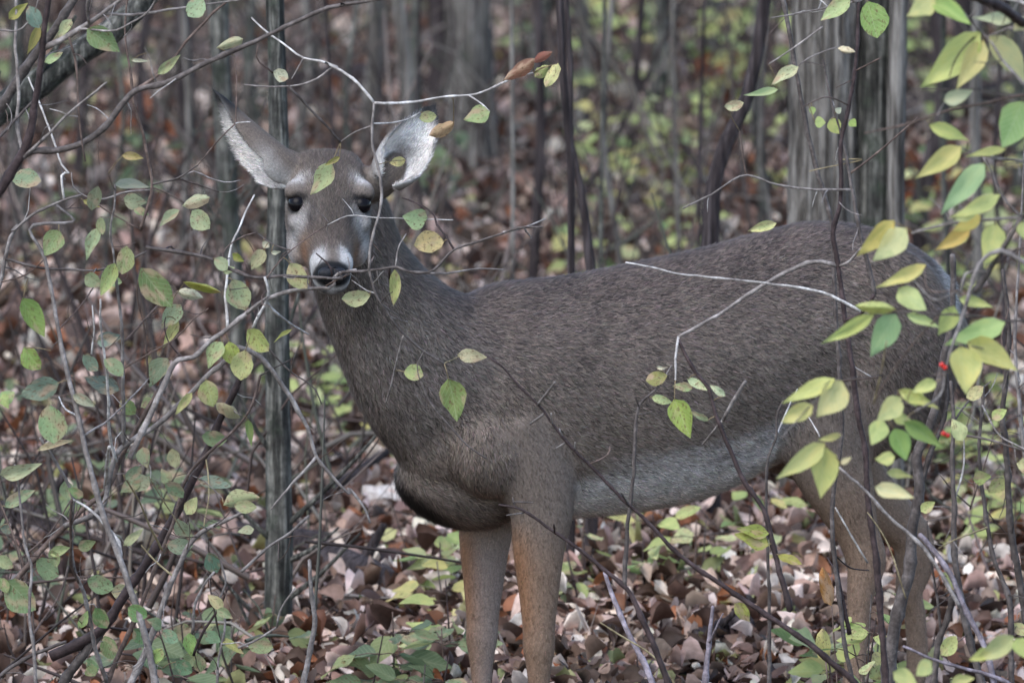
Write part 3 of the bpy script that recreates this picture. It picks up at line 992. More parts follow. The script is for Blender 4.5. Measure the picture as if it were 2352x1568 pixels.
class Shrub:
    def __init__(self, name, label, cat, depth, base_px, group=None):
        self.d = depth
        p = unproj(*base_px, depth)
        p.z = gz(p.x, p.y)
        self.base = p
        self.root = empty(name, p, label, cat, group)
        self.tracks = []      # (px, py, depth, radius) samples of every branch
        self.r = random.Random(sum(map(ord, name + label)) + int(base_px[0]) + int(base_px[1]))
    def nearest(self, px, py):
        best = None
        for s in self.tracks:
            q = (s[0] - px) ** 2 + (s[1] - py) ** 2
            if best is None or q < best[0]: best = (q, s)
        return best
    def branch(self, s, w0, w1=None, col='g', d0=None, d1=None, ext=True, name="branch", sides=None, snap=26):
        P = ppts(s)
        if w1 is None: w1 = w0 * .6
        if d0 is None: d0 = self.d + self.r.uniform(-.06, .06)
        if d1 is None: d1 = d0 + self.r.uniform(-.05, .05)
        nb = self.nearest(*P[0])
        if nb and nb[0] < snap ** 2:
            d0 = nb[1][2]
            if abs(d1 - d0) > .3: d1 = d0
            P[0] = (nb[1][0], nb[1][1])
            w0 = min(w0, max(nb[1][3] * 1.05, w1))
        # resample in the picture to carry depth and width along
        ln = [0]
        for a, b in zip(P, P[1:]): ln.append(ln[-1] + math.hypot(a[0] - b[0], a[1] - b[1]))
        tot = ln[-1] or 1
        pts, wid = [], []
        for (x, y), l in zip(P, ln):
            t = l / tot
            d = d0 + (d1 - d0) * t
            pts.append(np.array(unproj(x, y, d)))
            wid.append(w0 + (w1 - w0) * t)
        x0, y0 = P[0]; x1, y1 = P[-1]
        pre, post, rpre, rpost = [], [], [], []
        dir0 = pts[0] - pts[1]; dir0 /= np.linalg.norm(dir0)
        dir1 = pts[-1] - pts[-2]; dir1 /= np.linalg.norm(dir1)
        snapped = nb and nb[0] < snap ** 2
        if ext and not snapped:
            if y0 > 1540:                       # base leaves the picture at the bottom: run on to the ground
                h = pts[0][2] - gz(pts[0][0], pts[0][1])
                e = pts[0] + np.array([dir0[0] * h * .45, 0, -h])
                e[2] = gz(e[0], e[1]) - .03
                pre = [e, (pts[0] * .55 + e * .45) + np.array([dir0[0] * h * .08, 0, 0])]
            elif x0 < 14 or x0 > 2338:
                sg = -1 if x0 < 14 else 1
                e = pts[0] + np.array([sg * .42, 0, 0]); e[2] = gz(e[0], e[1]) - .03
                pre = [e, pts[0] + dir0 * .15 + np.array([sg * .10, 0, -.12])]
            elif y0 < 14:
                pre = [pts[0] + dir0 * .40, pts[0] + dir0 * .18]
        if ext and (y1 > 1550 or x1 < 12 or x1 > 2340 or y1 < 12):
            post = [pts[-1] + dir1 * .12, pts[-1] + dir1 * .26]
        allp = pre + pts + post
        wd = [w0 * 1.15] * len(pre) + wid + [w1 * .8, w1 * .5][:len(post)]
        allp = [np.array(p) for p in allp]
        # gentle kinks
        step = .012
        sp = spline(allp, step)
        acc = [0]
        for a, b in zip(allp, allp[1:]): acc.append(acc[-1] + np.linalg.norm(b - a))
        acs = [0]
        for a, b in zip(sp, sp[1:]): acs.append(acs[-1] + np.linalg.norm(b - a))
        W = np.interp(np.array(acs) / acs[-1], np.array(acc) / acc[-1], wd)
        R = W * ZS / 1250 / 2 * (20 + self.d) / 20
        n = len(sp)
        k = np.array([self.r.gauss(0, 1) for _ in range(n)])
        jit = smooth1(k, 5)
        R = R * (1 + .10 * jit)
        for q in range(4, n - 1, self.r.randint(5, 9)): R[q] *= 1.22     # buds and nodes
        R = np.maximum(R, .0006)
        wob = np.stack([smooth1([self.r.gauss(0, 1) for _ in range(n)], 7) for _ in range(3)], 1) * np.minimum(R, .003)[:, None] * .9
        wob[0] = 0; wob[-1] = 0
        sp = np.array(sp) + wob
        sd = sides or (8 if R.max() > .004 else 6)
        V, F = tube_geo(sp, R, sd)
        o = mesh_obj(name, V, F, M_STEM, self.root, color=self.jcol(STEM_COL[col]))
        m = max(2, int(tot / 6))
        for i in range(m + 1):
            l = tot * i / m
            self.tracks.append((float(np.interp(l, ln, [p[0] for p in P])), float(np.interp(l, ln, [p[1] for p in P])), d0 + (d1 - d0) * l / tot, w0 + (w1 - w0) * l / tot))
        return o
    def jcol(self, c):
        k = self.r.uniform(.85, 1.15)
        return (c[0] * k, c[1] * k, c[2] * k, 1)
    def leaf(self, s, w, kind='o', col=(165, 178, 118), dd=None, roll=None, name="leaf"):
        (x0, y0), (x1, y1) = ppts(s)[:2]
        nb = self.nearest(x0, y0)
        d = self.d + self.r.uniform(-.04, .04)
        if nb and nb[0] < 60 ** 2: d = nb[1][2]
        b, t = unproj(x0, y0, d - .004), unproj(x1, y1, d - .004)
        L = (t - b).length
        t.y += L * (dd if dd is not None else self.r.uniform(-.5, .3))
        roll = self.r.uniform(-.45, .45) if roll is None else roll
        wd = w * ZS / 1250 * (20 + d) / 20 / max(.6, math.cos(roll))
        j = lambda c: max(0, min(255, c + self.r.uniform(-9, 9)))
        o = place_leaf(self.r.choice(LEAFM[kind]), b, t, wd, self.root, desat(lin(j(col[0]), j(col[1]), j(col[2]))), roll, name)
        # leaf stalk to the nearest twig
        if nb and 4 < nb[0] ** .5 < 75:
            q = unproj(nb[1][0], nb[1][1], nb[1][2])
            mid = (Vector(b) + q) / 2 + Vector((0, 0, .002))
            thin_tube('leaf_stalk', [q, mid, b + (t - b) * .04], .0009, .0008, self.root, lin(128, 112, 84))
        return o
    def twigs(self, n, lo=20, hi=80, col='g', box=None, leaf_p=0, lcol=None):
        """fine side shoots growing from the branches already there"""
        T = [t for t in self.tracks if box is None or (box[0] < t[0] < box[2] and box[1] < t[1] < box[3])]
        if not T: return
        for i in range(n):
            x, y, d, w_ = self.r.choice(T)
            a = self.r.uniform(0, 6.283); L = self.r.uniform(lo, hi)
            dx, dy = math.cos(a), math.sin(a) - .25
            pts = [(x, y)]
            for k in range(3):
                a += self.r.gauss(0, .35)
                dx, dy = math.cos(a), math.sin(a)
                pts.append((pts[-1][0] + dx * L / 3, pts[-1][1] + dy * L / 3))
            s = 'D ' + ' '.join('%.1f,%.1f' % p for p in pts)
            self.branch(s, min(9, max(5, w_ * .5)), 4, self.r.choice(col), d, d + self.r.uniform(-.1, .1), ext=False, name="twig", sides=5)
            if self.r.random() < leaf_p:
                x1, y1 = pts[-1]; b = self.r.uniform(0, 6.283); q = self.r.uniform(38, 62)
                self.leaf('D %.1f,%.1f %.1f,%.1f' % (x1, y1, x1 + math.cos(b) * q, y1 + math.sin(b) * q), q * self.r.uniform(.5, .75) / ZS, self.r.choice('oor'), self.r.choice(lcol))

GRN, PALE, OLV, GGR, YEL, CRM, RST = (116, 142, 84), (172, 182, 128), (150, 152, 62), (126, 142, 118), (206, 204, 112), (214, 208, 170), (140, 84, 62)
YGR = (166, 190, 96)

# -- big dark leaning stems at the upper left
A1 = Shrub("leaning_shrub", "dark thick-stemmed shrub leaning in beside the doe's raised ear, nearly bare", "shrub", -.80, (-420, 1900))
b = A1.branch
b("TL 0,1275 110,1080 180,960 235,720 275,460 298,200 330,-20", 62, 36, 'd')
b("TL 0,725 100,560 210,400 330,250 430,100 505,-20", 66, 52, 'm', d0=-.70, d1=-.72)
b("TL 110,1085 210,1015 350,1012 530,975 700,860 800,720 910,600 1100,560 1300,470 1500,372 1800,240 2000,140 2200,50 2340,22 TM 110,30 230,15", 46, 24, 'm')
b("TL 910,600 1080,480 1250,290 1400,130 1565,-20", 24, 18, 'b')
b("TL 150,1060 240,985 360,870 500,730 620,640 715,555", 26, 14, 'g')
b("TL 330,340 430,265 560,180 680,100 830,-15", 46, 26, 'g')
b("TL 560,215 780,200 880,150 1000,70 1050,-10", 16, 10, 'g')
b("TL 135,1000 122,900 118,600 100,300 112,-15", 26, 20, 'g')
b("TL 0,205 110,210 240,60 260,-10", 14, 9, 'g')
b("TL 500,290 510,430 530,700 555,950 572,1085", 18, 13, 'b')
b("TL 600,150 585,80 588,-12", 22, 20, 'g')
b("TL 700,110 900,100 1100,70 1240,55 1400,30", 24, 14, 'g')
b("TL 0,915 100,800 260,640", 22, 14, 'm')
A1.twigs(26, 25, 90, 'gbgw')
for s, w_, k, c in [("TL 1365,-10 1262,112", 130, 'r', PALE), ("TL 585,195 805,350", 150, 'o', (118, 144, 100)), ("TL 195,40 265,190", 105, 'r', GGR), ("TL 478,130 395,262", 72, 'o', PALE),
                    ("TL 265,170 180,370", 60, 'a', OLV), ("TL 300,420 425,350", 60, 'o', PALE), ("TL 1060,500 1215,365", 62, 'o', PALE), ("TL 880,405 1000,412", 25, 'o', CRM), ("TL 60,130 190,20", 70, 'a', OLV)]:
    A1.leaf(s, w_, k, c)

# -- the fine twigs crossing the face
A2 = Shrub("bare_twig_shrub", "pale twiggy shrub whose fine twigs cross the doe's ears and face", "shrub", -.62, (520, 1900))
b = A2.branch
b("CL 870,1567 1000,1300 1100,1080 1200,900 1300,880 1400,780 1520,700 1650,600 1790,500 1930,450 2080,430 2250,400 CM 60,360 210,300", 44, 20, 'g')
b("CL 980,150 1190,180 1400,220 1550,290 1690,350 1900,345 2100,350 2300,340 CM 100,330 250,312 380,302 480,290 530,310 620,325 690,318 870,160 1020,110 1200,50 1300,20 1460,15", 26, 14, 'm')
b("CM 870,160 820,80 760,0 TM 740,1450 640,1380 520,1330", 22, 10, 'd')
b("CM 560,312 820,325 1030,295 1200,300", 20, 10, 'g')
b("CM 1200,60 1340,15 TM 1480,1470", 16, 8, 'w')
b("CM 1340,25 1385,90", 16, 8, 'w')
b("CM 290,300 300,180 340,0 TM 360,1450 376,1250 350,1100 320,1000 310,850 330,690", 24, 20, 'g')
b("TM 330,690 220,560 100,470 0,420 TL 2260,450 2150,410 2040,390 1900,290 1760,190 1690,120", 22, 12, 'w')
b("TM 330,690 500,690 640,680 800,650 970,640 1100,600 1250,530 1400,490", 21, 11, 'w')
b("TM 970,640 1060,700 1105,750", 14, 9, 'w')
b("TL 2040,400 1960,530", 14, 8, 'g'); b("TL 2245,450 2130,530 1850,580 1640,570", 18, 10, 'g')
b("TM 310,850 200,890 105,955", 16, 12, 'g')
b("TM 105,955 0,830 TL 2090,740 2020,660 1940,580", 26, 18, 'm')
b("TL 1835,490 1720,380 1735,300", 16, 8, 'b')
b("TM 300,830 450,825 560,800 640,755", 12, 8, 'w')
b("TL 1585,830 1590,600 1580,380", 12, 8, 'b'); b("TL 1585,830 1500,910 1420,1000 1330,1110", 12, 8, 'b'); b("TL 1585,830 1680,820", 10, 7, 'w')
b("CL 1520,690 1510,480 1530,300 1560,120 1620,0 TL 1650,1430 1710,1310", 24, 12, 'w')
b("CL 1700,690 1750,590 1800,480 1778,350", 24, 18, 'w')
b("CL 1650,600 1800,480", 20, 14, 'g')
b("CL 1790,510 1850,580 1990,690 2075,735", 20, 12, 'w')
b("CL 1780,370 1900,220 2020,120 2200,0", 12, 8, 'b')
b("CM 0,420 100,360 170,330", 14, 10, 'b')
b("CM 470,240 500,130 545,60", 14, 8, 'g'); b("CM 270,270 330,210", 12, 7, 'b')
b("TM 0,1460 150,1450 330,1460 620,1470 860,1478", 12, 7, 'w')
b("CM 440,300 450,450", 22, 14, 'd')
b("CL 1690,350 1580,300 1500,300 1500,190 1610,90 1720,50", 11, 7, 'b')
b("CM 50,350 40,290 -60,190", 16, 10, 'd')
b("CL 1960,175 1800,110 1740,60", 10, 7, 'm')
b("CM 350,320 370,430", 12, 8, 'g')
b("CM 300,340 350,480 420,590 530,740 660,850 800,930", 20, 12, 'm')
b("CM 525,750 470,950 440,1100 405,1205", 22, 12, 'g'); b("CM 640,1050 720,1220 830,1340 960,1480 1085,1567", 16, 12, 'm')
b("CM 800,930 870,900 900,880", 9, 7, 'y'); b("CM 660,850 620,930 640,1050", 8, 7, 'm')
b("CL 840,960 990,870 1180,760 1320,620 1400,560", 12, 8, 'b'); b("CL 1120,100 1130,150 1200,190", 14, 9, 'd')
A2.twigs(34, 22, 75, 'gbmw', (250, 380, 900, 800))
for s, w_, k, c in [("TL 1455,325 1635,262", 78, 'x', PALE), ("TL 1838,480 1938,530", 88, 'r', CRM), ("TL 2235,1095 2085,1312", 125, 'o', (158, 176, 112)),
                    ("TL 2285,1055 2180,1110", 35, 'o', (160, 150, 70)), ("TM 1110,752 932,806", 118, 'o', (146, 162, 104)), ("TM 870,822 698,915", 95, 'x', (178, 150, 96)),
                    ("TM 750,780 632,795", 78, 'r', (188, 190, 132)), ("TM 1565,425 1480,580", 95, 'x', (206, 200, 128)), ("TM 1500,440 1410,520", 80, 'x', (176, 184, 96)), ("TM 540,1075 432,1100", 66, 'o', (204, 190, 116)),
                    ("TM 688,1462 520,1450", 140, 'o', (176, 190, 128)), ("CM 800,110 598,130", 150, 'r', (206, 178, 120)), ("CM 470,300 462,545", 78, 'o', (176, 178, 96)),
                    ("CM 305,470 112,490", 112, 'r', (184, 182, 128)), ("CM 890,870 1090,890", 92, 'o', (190, 190, 132)), ("CM 528,985 662,1010", 112, 'r', (168, 188, 110)),
                    ("CM 830,1030 888,1320", 172, 'o', (128, 152, 76)), ("TL 1225,1385 1412,1325", 92, 'x', (190, 188, 140)), ("TL 1208,1410 1072,1522", 66, 'o', PALE),
                    ("TL 1290,1415 1410,1535", 132, 'r', (158, 176, 116)), ("CL 1440,225 1530,300", 88, 'r', PALE), ("CL 1500,320 1578,285", 58, 'o', PALE), ("CL 1775,165 1690,300", 92, 'o', PALE),
                    ("CL 1765,110 1810,150", 50, 'x', CRM), ("CL 1820,185 1888,180", 26, 'o', CRM), ("CL 1560,190 1640,245", 52, 'o', (150, 142, 40)), ("CL 1945,255 2062,425", 140, 'r', (188, 180, 122)),
                    ("CL 1565,365 1650,570", 165, 'r', (158, 174, 112)), ("CL 1660,700 1805,845", 130, 'r', (160, 170, 84)), ("CL 1965,700 1840,790", 24, 'o', (178, 168, 90)),
                    ("CL 1500,785 1398,965", 110, 'o', PALE), ("CL 1540,780 1595,945", 120, 'r', (172, 178, 80)), ("CL 1650,840 1620,1045", 150, 'r', (182, 180, 110)),
                    ("TL 770,1240 1012,1262", 72, 'a', (150, 160, 128)), ("TL 830,1330 985,1362", 100, 'o', PALE), ("TM 1200,540 1410,390", 95, 'x', RST), ("TM 1400,420 1530,350", 60, 'x', RST)]:
    A2.leaf(s, w_, k, c)

# -- spreading multi-stemmed shrub at the lower left
B1 = Shrub("spreading_shrub", "spreading grey-stemmed shrub with sparse speckled green leaves, left of the doe's chest", "shrub", -.50, (330, 1880))
b = B1.branch
b("BL 340,1390 560,1290 700,1190 820,1000 960,800 1080,600 1180,430 1300,200 1400,0 CL 1470,1330 1560,1150 1640,960", 74, 40, 'd', d0=-.25, d1=-.3)
b("BL 430,1567 600,1330 700,1190", 66, 60, 'm', d0=-.25, d1=-.25)
b("BL 0,980 150,810 330,610 480,470 600,360 680,310 830,10 CL 1000,1220 1100,1050 1200,870", 40, 24, 'b')
b("BL 480,560 650,420 820,-20 CL 1050,1340 1290,1120 1400,1000 1510,910 1590,820", 46, 34, 'g')
b("BL 1040,1567 980,1270 920,1080 850,880 780,680 700,460 640,250 570,0 CL 510,1250 460,1000 400,700 340,420 280,180 200,30 TL 500,1480 380,1380", 50, 18, 'g', d0=-.72, d1=-.68)
b("CL 1620,760 1730,870 1820,960 1900,1080 2000,1240 2070,1370 2100,1470 BL 2128,50 2200,140 2352,292 BM 150,260 260,390 302,490", 40, 16, 'g')
b("BL 2128,55 2000,190 1900,300 1820,400", 30, 14, 'g')
b("BL 870,1567 970,1380 1060,1130 1130,950 1210,770 1270,640 1350,560 1500,480 1650,410", 50, 22, 'g', d0=-.55)
b("BL 720,1567 800,1370 900,1150 990,930 1070,720 1180,450 1230,250 CL 1700,1200 1750,1010", 34, 16, 'b', d0=-.4)
b("BL 660,1567 640,1350 600,1130 560,960 490,780 475,560 485,310 420,160 340,20 CL 270,1430", 30, 20, 'g', d0=-.66)
b("BL 235,1567 230,1400 225,1300 200,1160 200,1000 210,770 170,650 145,420 120,200 100,100", 24, 14, 'g', d0=-.7)
b("BL 490,930 480,800 478,600 484,330", 22, 18, 'b', d0=-.6)
b("BL 120,745 60,500 0,350", 16, 12, 'b')
b("BL 850,750 800,620 720,520 600,400 480,330", 26, 14, 'w')
b("BL 1080,660 1000,500 940,360 830,170", 18, 12, 'y'); b("BL 1160,850 1040,740 950,640", 16, 10, 'y')
b("BL 1290,1240 1310,1040 1390,880 1440,820", 22, 16, 'g')
b("BL 1460,1567 1470,1400 1510,1130 1480,1000 1520,900 1500,800 1480,740", 20, 14, 'g', d0=-.3)
b("BL 1300,1380 1360,1240 1480,1040 1530,920", 22, 14, 'd')
b("BL 1620,820 1800,660 1950,560 2075,445", 26, 20, 'g', d0=-.1, d1=-.1)
b("CL 735,1567 735,1400 735,1150 720,970 690,800 670,640 675,500", 24, 14, 'w', d0=-.66); b("BL 705,250 720,100 735,-20", 26, 24, 'w', d0=-.66)
b("CL 825,1480 825,1200 830,1000 820,800 810,600 790,400 765,200 740,60 TL 745,1500 770,1400 772,1240", 26, 12, 'g', d0=-.7)
b("CL 615,870 635,700 620,540", 16, 9, 'w'); b("CL 1000,1060 985,850 960,650 920,480 940,300", 18, 10, 'b')
b("CL 1190,850 1130,780 1105,650 1135,560", 10, 7, 'd')
b("CL 0,385 40,200 70,80 120,0 TL 80,1550 200,1450 430,1350 550,1310", 26, 16, 'g')
b("CL 30,220 250,280 430,295 700,290 830,250 980,180", 22, 14, 'm')
b("TL 940,1550 990,1400 1020,1250 1000,1100 960,900 890,700 870,450 840,250 850,50 860,-15", 26, 14, 'b')
b("TL 1020,1250 1190,1200 1330,1110", 16, 9, 'm'); b("TL 1190,1205 1300,1150 1400,1195 1560,1225 1612,1212", 13, 8, 'g'); b("TL 1190,1210 1470,1290", 12, 7, 'b')
b("TL 1000,1280 800,1300 700,1335 560,1310 490,1250 480,1160", 16, 10, 'g')
b("TL 436,1335 440,1160 465,1165 410,1100 370,980 320,850 260,680 190,520", 18, 11, 'w')
b("TL 560,1310 750,1430 940,1540", 14, 9, 'b'); b("TL 1030,1270 1210,1350 1270,1400 1290,1550", 12, 8, 'b')
b("CL 1780,800 1950,985 2120,1110 2160,1200", 16, 10, 'm'); b("CL 1700,1000 1960,900", 12, 8, 'm')
b("CL 490,1290 430,1220 395,1150", 16, 9, 'w'); b("CL 570,1420 700,1330 880,1160 1000,1030", 16, 9, 'g')
b("BL 1860,1190 1880,1090 1980,930", 18, 12, 'g'); b("BL 1600,1330 1700,1290 1860,1190", 18, 16, 'g')
b("BL 2040,1567 2080,1350 2110,1130 2090,950 2080,740", 44, 26, 'g', d0=-.05, d1=-.05)
b("BL 0,1520 200,1390 330,1340 440,1290", 28, 24, 'm', d0=-.3)
b("CL 840,800 1000,600 1060,540", 18, 12, 'b'); b("CL 0,430 180,330 330,200", 12, 8, 'b'); b("CL 400,700 560,520 700,300", 12, 8, 'b')
b("BL 110,740 330,560 480,330", 14, 9, 'b'); b("BL 290,1240 430,900 460,780", 18, 12, 'b')
b("BL 1200,470 1240,560 1090,330 1000,180", 10, 7, 'y'); b("BL 1410,80 1405,300 1370,520", 12, 8, 'y')
LFT = [(150, 160, 110), (170, 176, 122), (128, 146, 92), (140, 150, 112), (178, 172, 118)]
B1.twigs(70, 25, 95, 'gbwmb', None, .16, LFT)
B1.twigs(40, 25, 90, 'gbwmb', (0, 980, 640, 1568), .3, LFT)
for s, w_, k, c in [("CL 398,35 300,205", 142, 'o', (148, 162, 104)), ("CL 672,15 578,240", 82, 'o', PALE), ("CL 772,255 676,475", 102, 'o', (168, 182, 108)), ("CL 850,140 820,330", 120, 'r', (150, 152, 96)),
                    ("CL 945,290 1160,545", 185, 'r', (112, 138, 72)), ("CL 1230,385 1490,445", 58, 'x', (186, 176, 56)), ("CL 1188,445 1365,490", 80, 'x', CRM), ("CL 1215,535 1085,695", 118, 'o', PALE),
                    ("CL 1200,640 1095,825", 70, 'o', (178, 178, 100)), ("CL 1385,1040 1435,1215", 138, 'r', (150, 162, 76)), ("CL 1450,1195 1615,1295", 92, 'x', (158, 154, 116)), ("CL 1290,1125 1178,1275", 58, 'o', (182, 178, 116)),
                    ("CL 1665,1305 1690,1490", 52, 'a', (140, 156, 84)), ("CL 1030,1170 945,1225", 82, 'o', PALE), ("CL 395,1060 130,1150", 150, 'o', GGR), ("CL 805,1105 568,1015", 118, 'o', (108, 128, 104)), ("CL 650,790 830,740", 98, 'o', GGR),
                    ("CL 1125,890 1005,1085", 128, 'o', (124, 140, 104)), ("CL 330,1205 360,1470", 195, 'r', (150, 164, 120)), ("CL 250,1515 490,1448", 52, 'o', (214, 190, 160)), ("CL 150,490 300,755", 140, 'o', (142, 166, 70)),
                    ("CL 160,820 275,965", 130, 'r', (128, 150, 62)), ("CL 0,1200 100,1120", 100, 'o', (168, 180, 110)), ("BL 0,170 285,85", 100, 'o', PALE), ("BL 30,385 235,275", 88, 'o', (138, 156, 116)), ("BL 245,740 395,850", 140, 'r', (132, 150, 108)),
                    ("BL 585,870 765,935", 128, 'r', (148, 164, 110)), ("BL 45,880 245,1065", 200, 'r', (108, 138, 84)), ("BL 830,645 965,525", 62, 'o', PALE), ("BL 525,665 645,615", 78, 'o', (144, 150, 104)), ("BL 1400,690 1460,830", 110, 'r', (104, 132, 100)),
                    ("BL 1500,375 1745,320", 112, 'x', (188, 178, 132)), ("BL 1120,640 1300,640", 110, 'r', (134, 150, 112)), ("BL 1090,1335 1015,1450", 84, 'o', (158, 176, 96)), ("BL 1090,1215 1195,1290", 90, 'r', (138, 160, 114)), ("BL 1375,1240 1485,1290", 88, 'o', (124, 150, 104)),
                    ("BL 1490,1265 1645,1365", 56, 'o', (186, 176, 100)), ("BL 590,1450 640,1515", 88, 'r', (120, 144, 80)), ("BL 0,860 50,960", 70, 'r', (128, 150, 84)), ("BL 1180,1420 1290,1500", 100, 'r', (108, 140, 100)), ("BL 1270,1230 1290,1390", 90, 'o', (142, 168, 92)),
                    ("BL 700,1250 780,1400", 120, 'r', (110, 142, 72)), ("BL 900,1200 1000,1300", 110, 'r', (118, 148, 100)), ("BL 640,1060 720,1200", 110, 'r', (112, 140, 76)), ("BL 860,1060 990,1120", 120, 'r', (112, 142, 80)), ("BL 530,1200 590,1080", 60, 'o', (158, 172, 88)),
                    ("BL 0,520 75,560", 60, 'r', GGR), ("BL 1330,200 1560,240", 90, 'o', (134, 154, 122)), ("TL 78,1210 278,1215", 135, 'r', (138, 156, 112)), ("TL 555,1345 690,1392", 38, 'o', (190, 176, 88)), ("TL 820,1045 965,1065", 58, 'o', (166, 160, 80)),
                    ("CL 560,870 660,980", 90, 'r', GGR), ("CL 700,900 830,1010", 100, 'r', (120, 144, 108)), ("CL 20,1130 60,1230", 70, 'o', YGR), ("BL 330,700 470,660", 70, 'o', PALE), ("CL 490,1140 640,1220", 70, 'o', (158, 166, 138))]:
    B1.leaf(s, w_, k, c)
# -- upright saplings crossing the hindquarters
E1 = Shrub("upright_sapling", "tall dark upright sapling crossing the doe's haunch, with a forked top", "sapling", -.85, (2040, 1900))
b = E1.branch
b("BR 1425,1567 1400,1200 1370,900 1340,600 1300,300 1280,0 CR 1240,1300 1210,1050 1170,800 1130,500 1100,250 1080,0 TR 1100,1450 1120,1200 1130,950 1160,800 1210,500 1235,250 1250,-10", 46, 24, 'd')
b("CR 1345,470 1280,200 1240,0 TR 1220,1400 1180,1200 1130,950 1060,700 1000,400", 30, 15, 'm', snap=5)
b("CR 1160,650 1250,600 1345,470", 26, 26, 'd')
b("CR 1100,280 1000,250 900,258 800,300 600,400 300,600 30,752", 30, 22, 'g')
b("CR 30,752 10,900 10,1040", 20, 12, 'w')
b("CR 40,770 150,1000 230,1100 280,1270 330,1400 400,1567 BR 450,180 600,400 670,650 730,880 780,1080", 22, 40, 'd')
b("CR 1120,270 1180,240 1250,160 1330,120", 22, 14, 'g')
b("CR 1220,550 1110,510 1000,460 850,420 620,390 300,360 0,320 CM 2200,280 2020,252", 22, 11, 'w')
b("TR 1180,1285 900,1270 640,1230 490,1180 250,1310 60,1400", 20, 12, 'g'); b("TR 490,1180 440,880", 12, 8, 'b')
b("TR 1180,1170 1350,1040 1550,870 1640,790", 18, 12, 'b'); b("TR 1150,700 1030,650 870,715", 10, 7, 'b'); b("TR 1220,480 1390,390", 12, 8, 'b'); b("TR 1190,540 1090,590", 9, 6, 'b')
b("TR 1130,1080 1260,1070 910,1150", 10, 7, 'y'); b("TR 1245,10 950,70 650,122", 16, 9, 'g'); b("TR 1000,180 850,290 640,430", 14, 9, 'g'); b("TR 1100,320 1000,350 850,430 830,450", 10, 8, 'g')
b("CR 1220,930 1330,1020", 14, 10, 'w'); b("CR 1090,1050 1240,1035 1380,1020", 14, 9, 'b')
E1.twigs(14, 25, 70, 'gbw', (1548, 0, 2000, 600))
for s, w_, k, c in [("TR 1300,10 1365,255", 190, 'r', (134, 174, 82)), ("TR 1185,-10 985,140", 112, 'o', (170, 188, 118)), ("TR 1100,325 1218,350", 48, 'x', CRM), ("TR 838,450 655,572", 80, 'o', (190, 200, 138)), ("TR 705,600 468,640", 52, 'a', (182, 196, 130)),
                    ("TR 338,720 468,690", 72, 'r', (192, 198, 148)), ("TR 690,1500 495,1555", 66, 'o', (192, 200, 128)), ("TR 925,715 930,775", 44, 'c', YGR), ("TR 945,825 1020,825", 78, 'c', YGR), ("TR 1050,800 1110,900", 100, 'c', (186, 196, 104)),
                    ("TR 1180,810 1225,850", 58, 'c', YGR), ("TR 1090,760 1125,725", 44, 'c', CRM), ("CR 125,1095 -10,1080", 62, 'o', (178, 194, 130)), ("CR 90,1032 225,1110", 58, 'o', (196, 206, 158)), ("CR 345,1150 240,1075", 50, 'o', (198, 206, 158)), ("CR 232,1312 105,1245", 42, 'o', (180, 190, 128)),
                    ("CR 0,1170 110,1425", 150, 'o', (138, 164, 66)), ("BR 640,640 405,560", 120, 'o', (168, 176, 68)), ("BR 640,560 420,520", 90, 'o', (158, 170, 60)), ("BR 700,710 862,765", 66, 'o', (160, 162, 52)), ("BR 410,1030 512,1158", 92, 'o', (160, 160, 64))]:
    E1.leaf(s, w_, k, c)

E2 = Shrub("slender_sapling", "slim grey sapling crossing the grooved trunk and the doe's croup", "sapling", -.6, (1960, 1900))
E2.branch("BR 1210,1567 1150,1300 1100,900 1060,500 CR 1130,1300 1100,800 1075,300 1060,0 TR 980,1200 900,900 840,600 780,250 730,-10", 30, 30, 'm', d0=-.55, d1=-.6)

# -- long slanting canes and small dark saplings in front of the belly
F1 = Shrub("slanting_cane", "long dark cane slanting down across the doe's shoulder and belly", "cane", -1.0, (2030, 1800))
b = F1.branch
b("BR 1215,1567 1050,1420 900,1290 700,1160 450,1000 200,830 0,670 BM 2100,430 1960,300 1800,120 1680,0 CM 1560,1380 1430,1210 1300,1080 1180,940 1090,880", 42, 12, 'd')
b("CM 1430,1200 1545,1055", 22, 16, 'g'); b("CM 1470,1270 1380,1335", 22, 16, 'g'); b("CM 1530,1330 1520,1265", 12, 8, 'w'); b("CM 1590,1420 1575,1370", 10, 7, 'w'); b("CM 1620,1455 1550,1500", 16, 10, 'g'); b("CM 1690,1500 1680,1460", 10, 7, 'w')
b("BM 1780,100 1915,0 CM 1915,1485", 14, 9, 'b'); b("BM 2050,360 1990,290", 14, 9, 'm')
F1b = Shrub("slanting_cane", "dark forked cane slanting in front of the doe's near foreleg", "cane", -.9, (1580, 1800))
b = F1b.branch
b("BM 2300,1567 2200,1300 2120,1120 2030,940 1900,830 1780,730 1530,550 1280,390 1170,370", 44, 14, 'd')
b("BM 1540,550 1538,500", 16, 10, 'd'); b("BM 1285,385 1260,320", 14, 9, 'm'); b("BM 1300,350 1400,355", 12, 8, 'm'); b("BM 1330,430 1220,440", 10, 7, 'g')
b("BM 2030,900 2030,550 2060,300 2085,0 CM 2095,1300 2110,1210 2180,1140 2245,1085", 40, 16, 'm')
b("CM 2110,1215 2085,1150", 12, 8, 'm'); b("CM 2100,1270 2200,1255", 10, 7, 'm'); b("CM 2240,1090 2330,940", 10, 7, 'g'); b("CM 2180,1140 2180,1185", 10, 7, 'd')
for s, w_, k, c in [("CM 2300,1010 2155,1045", 98, 'r', (138, 136, 50)), ("CM 2195,1155 2335,1195", 60, 'o', (180, 194, 132)), ("CM 2225,955 2305,955", 24, 'o', CRM)]:
    F1b.leaf(s, w_, k, c)
F2 = Shrub("slender_sapling", "slim upright grey shoot with broken pale side sticks against the doe's flank", "sapling", -.7, (1740, 1850))
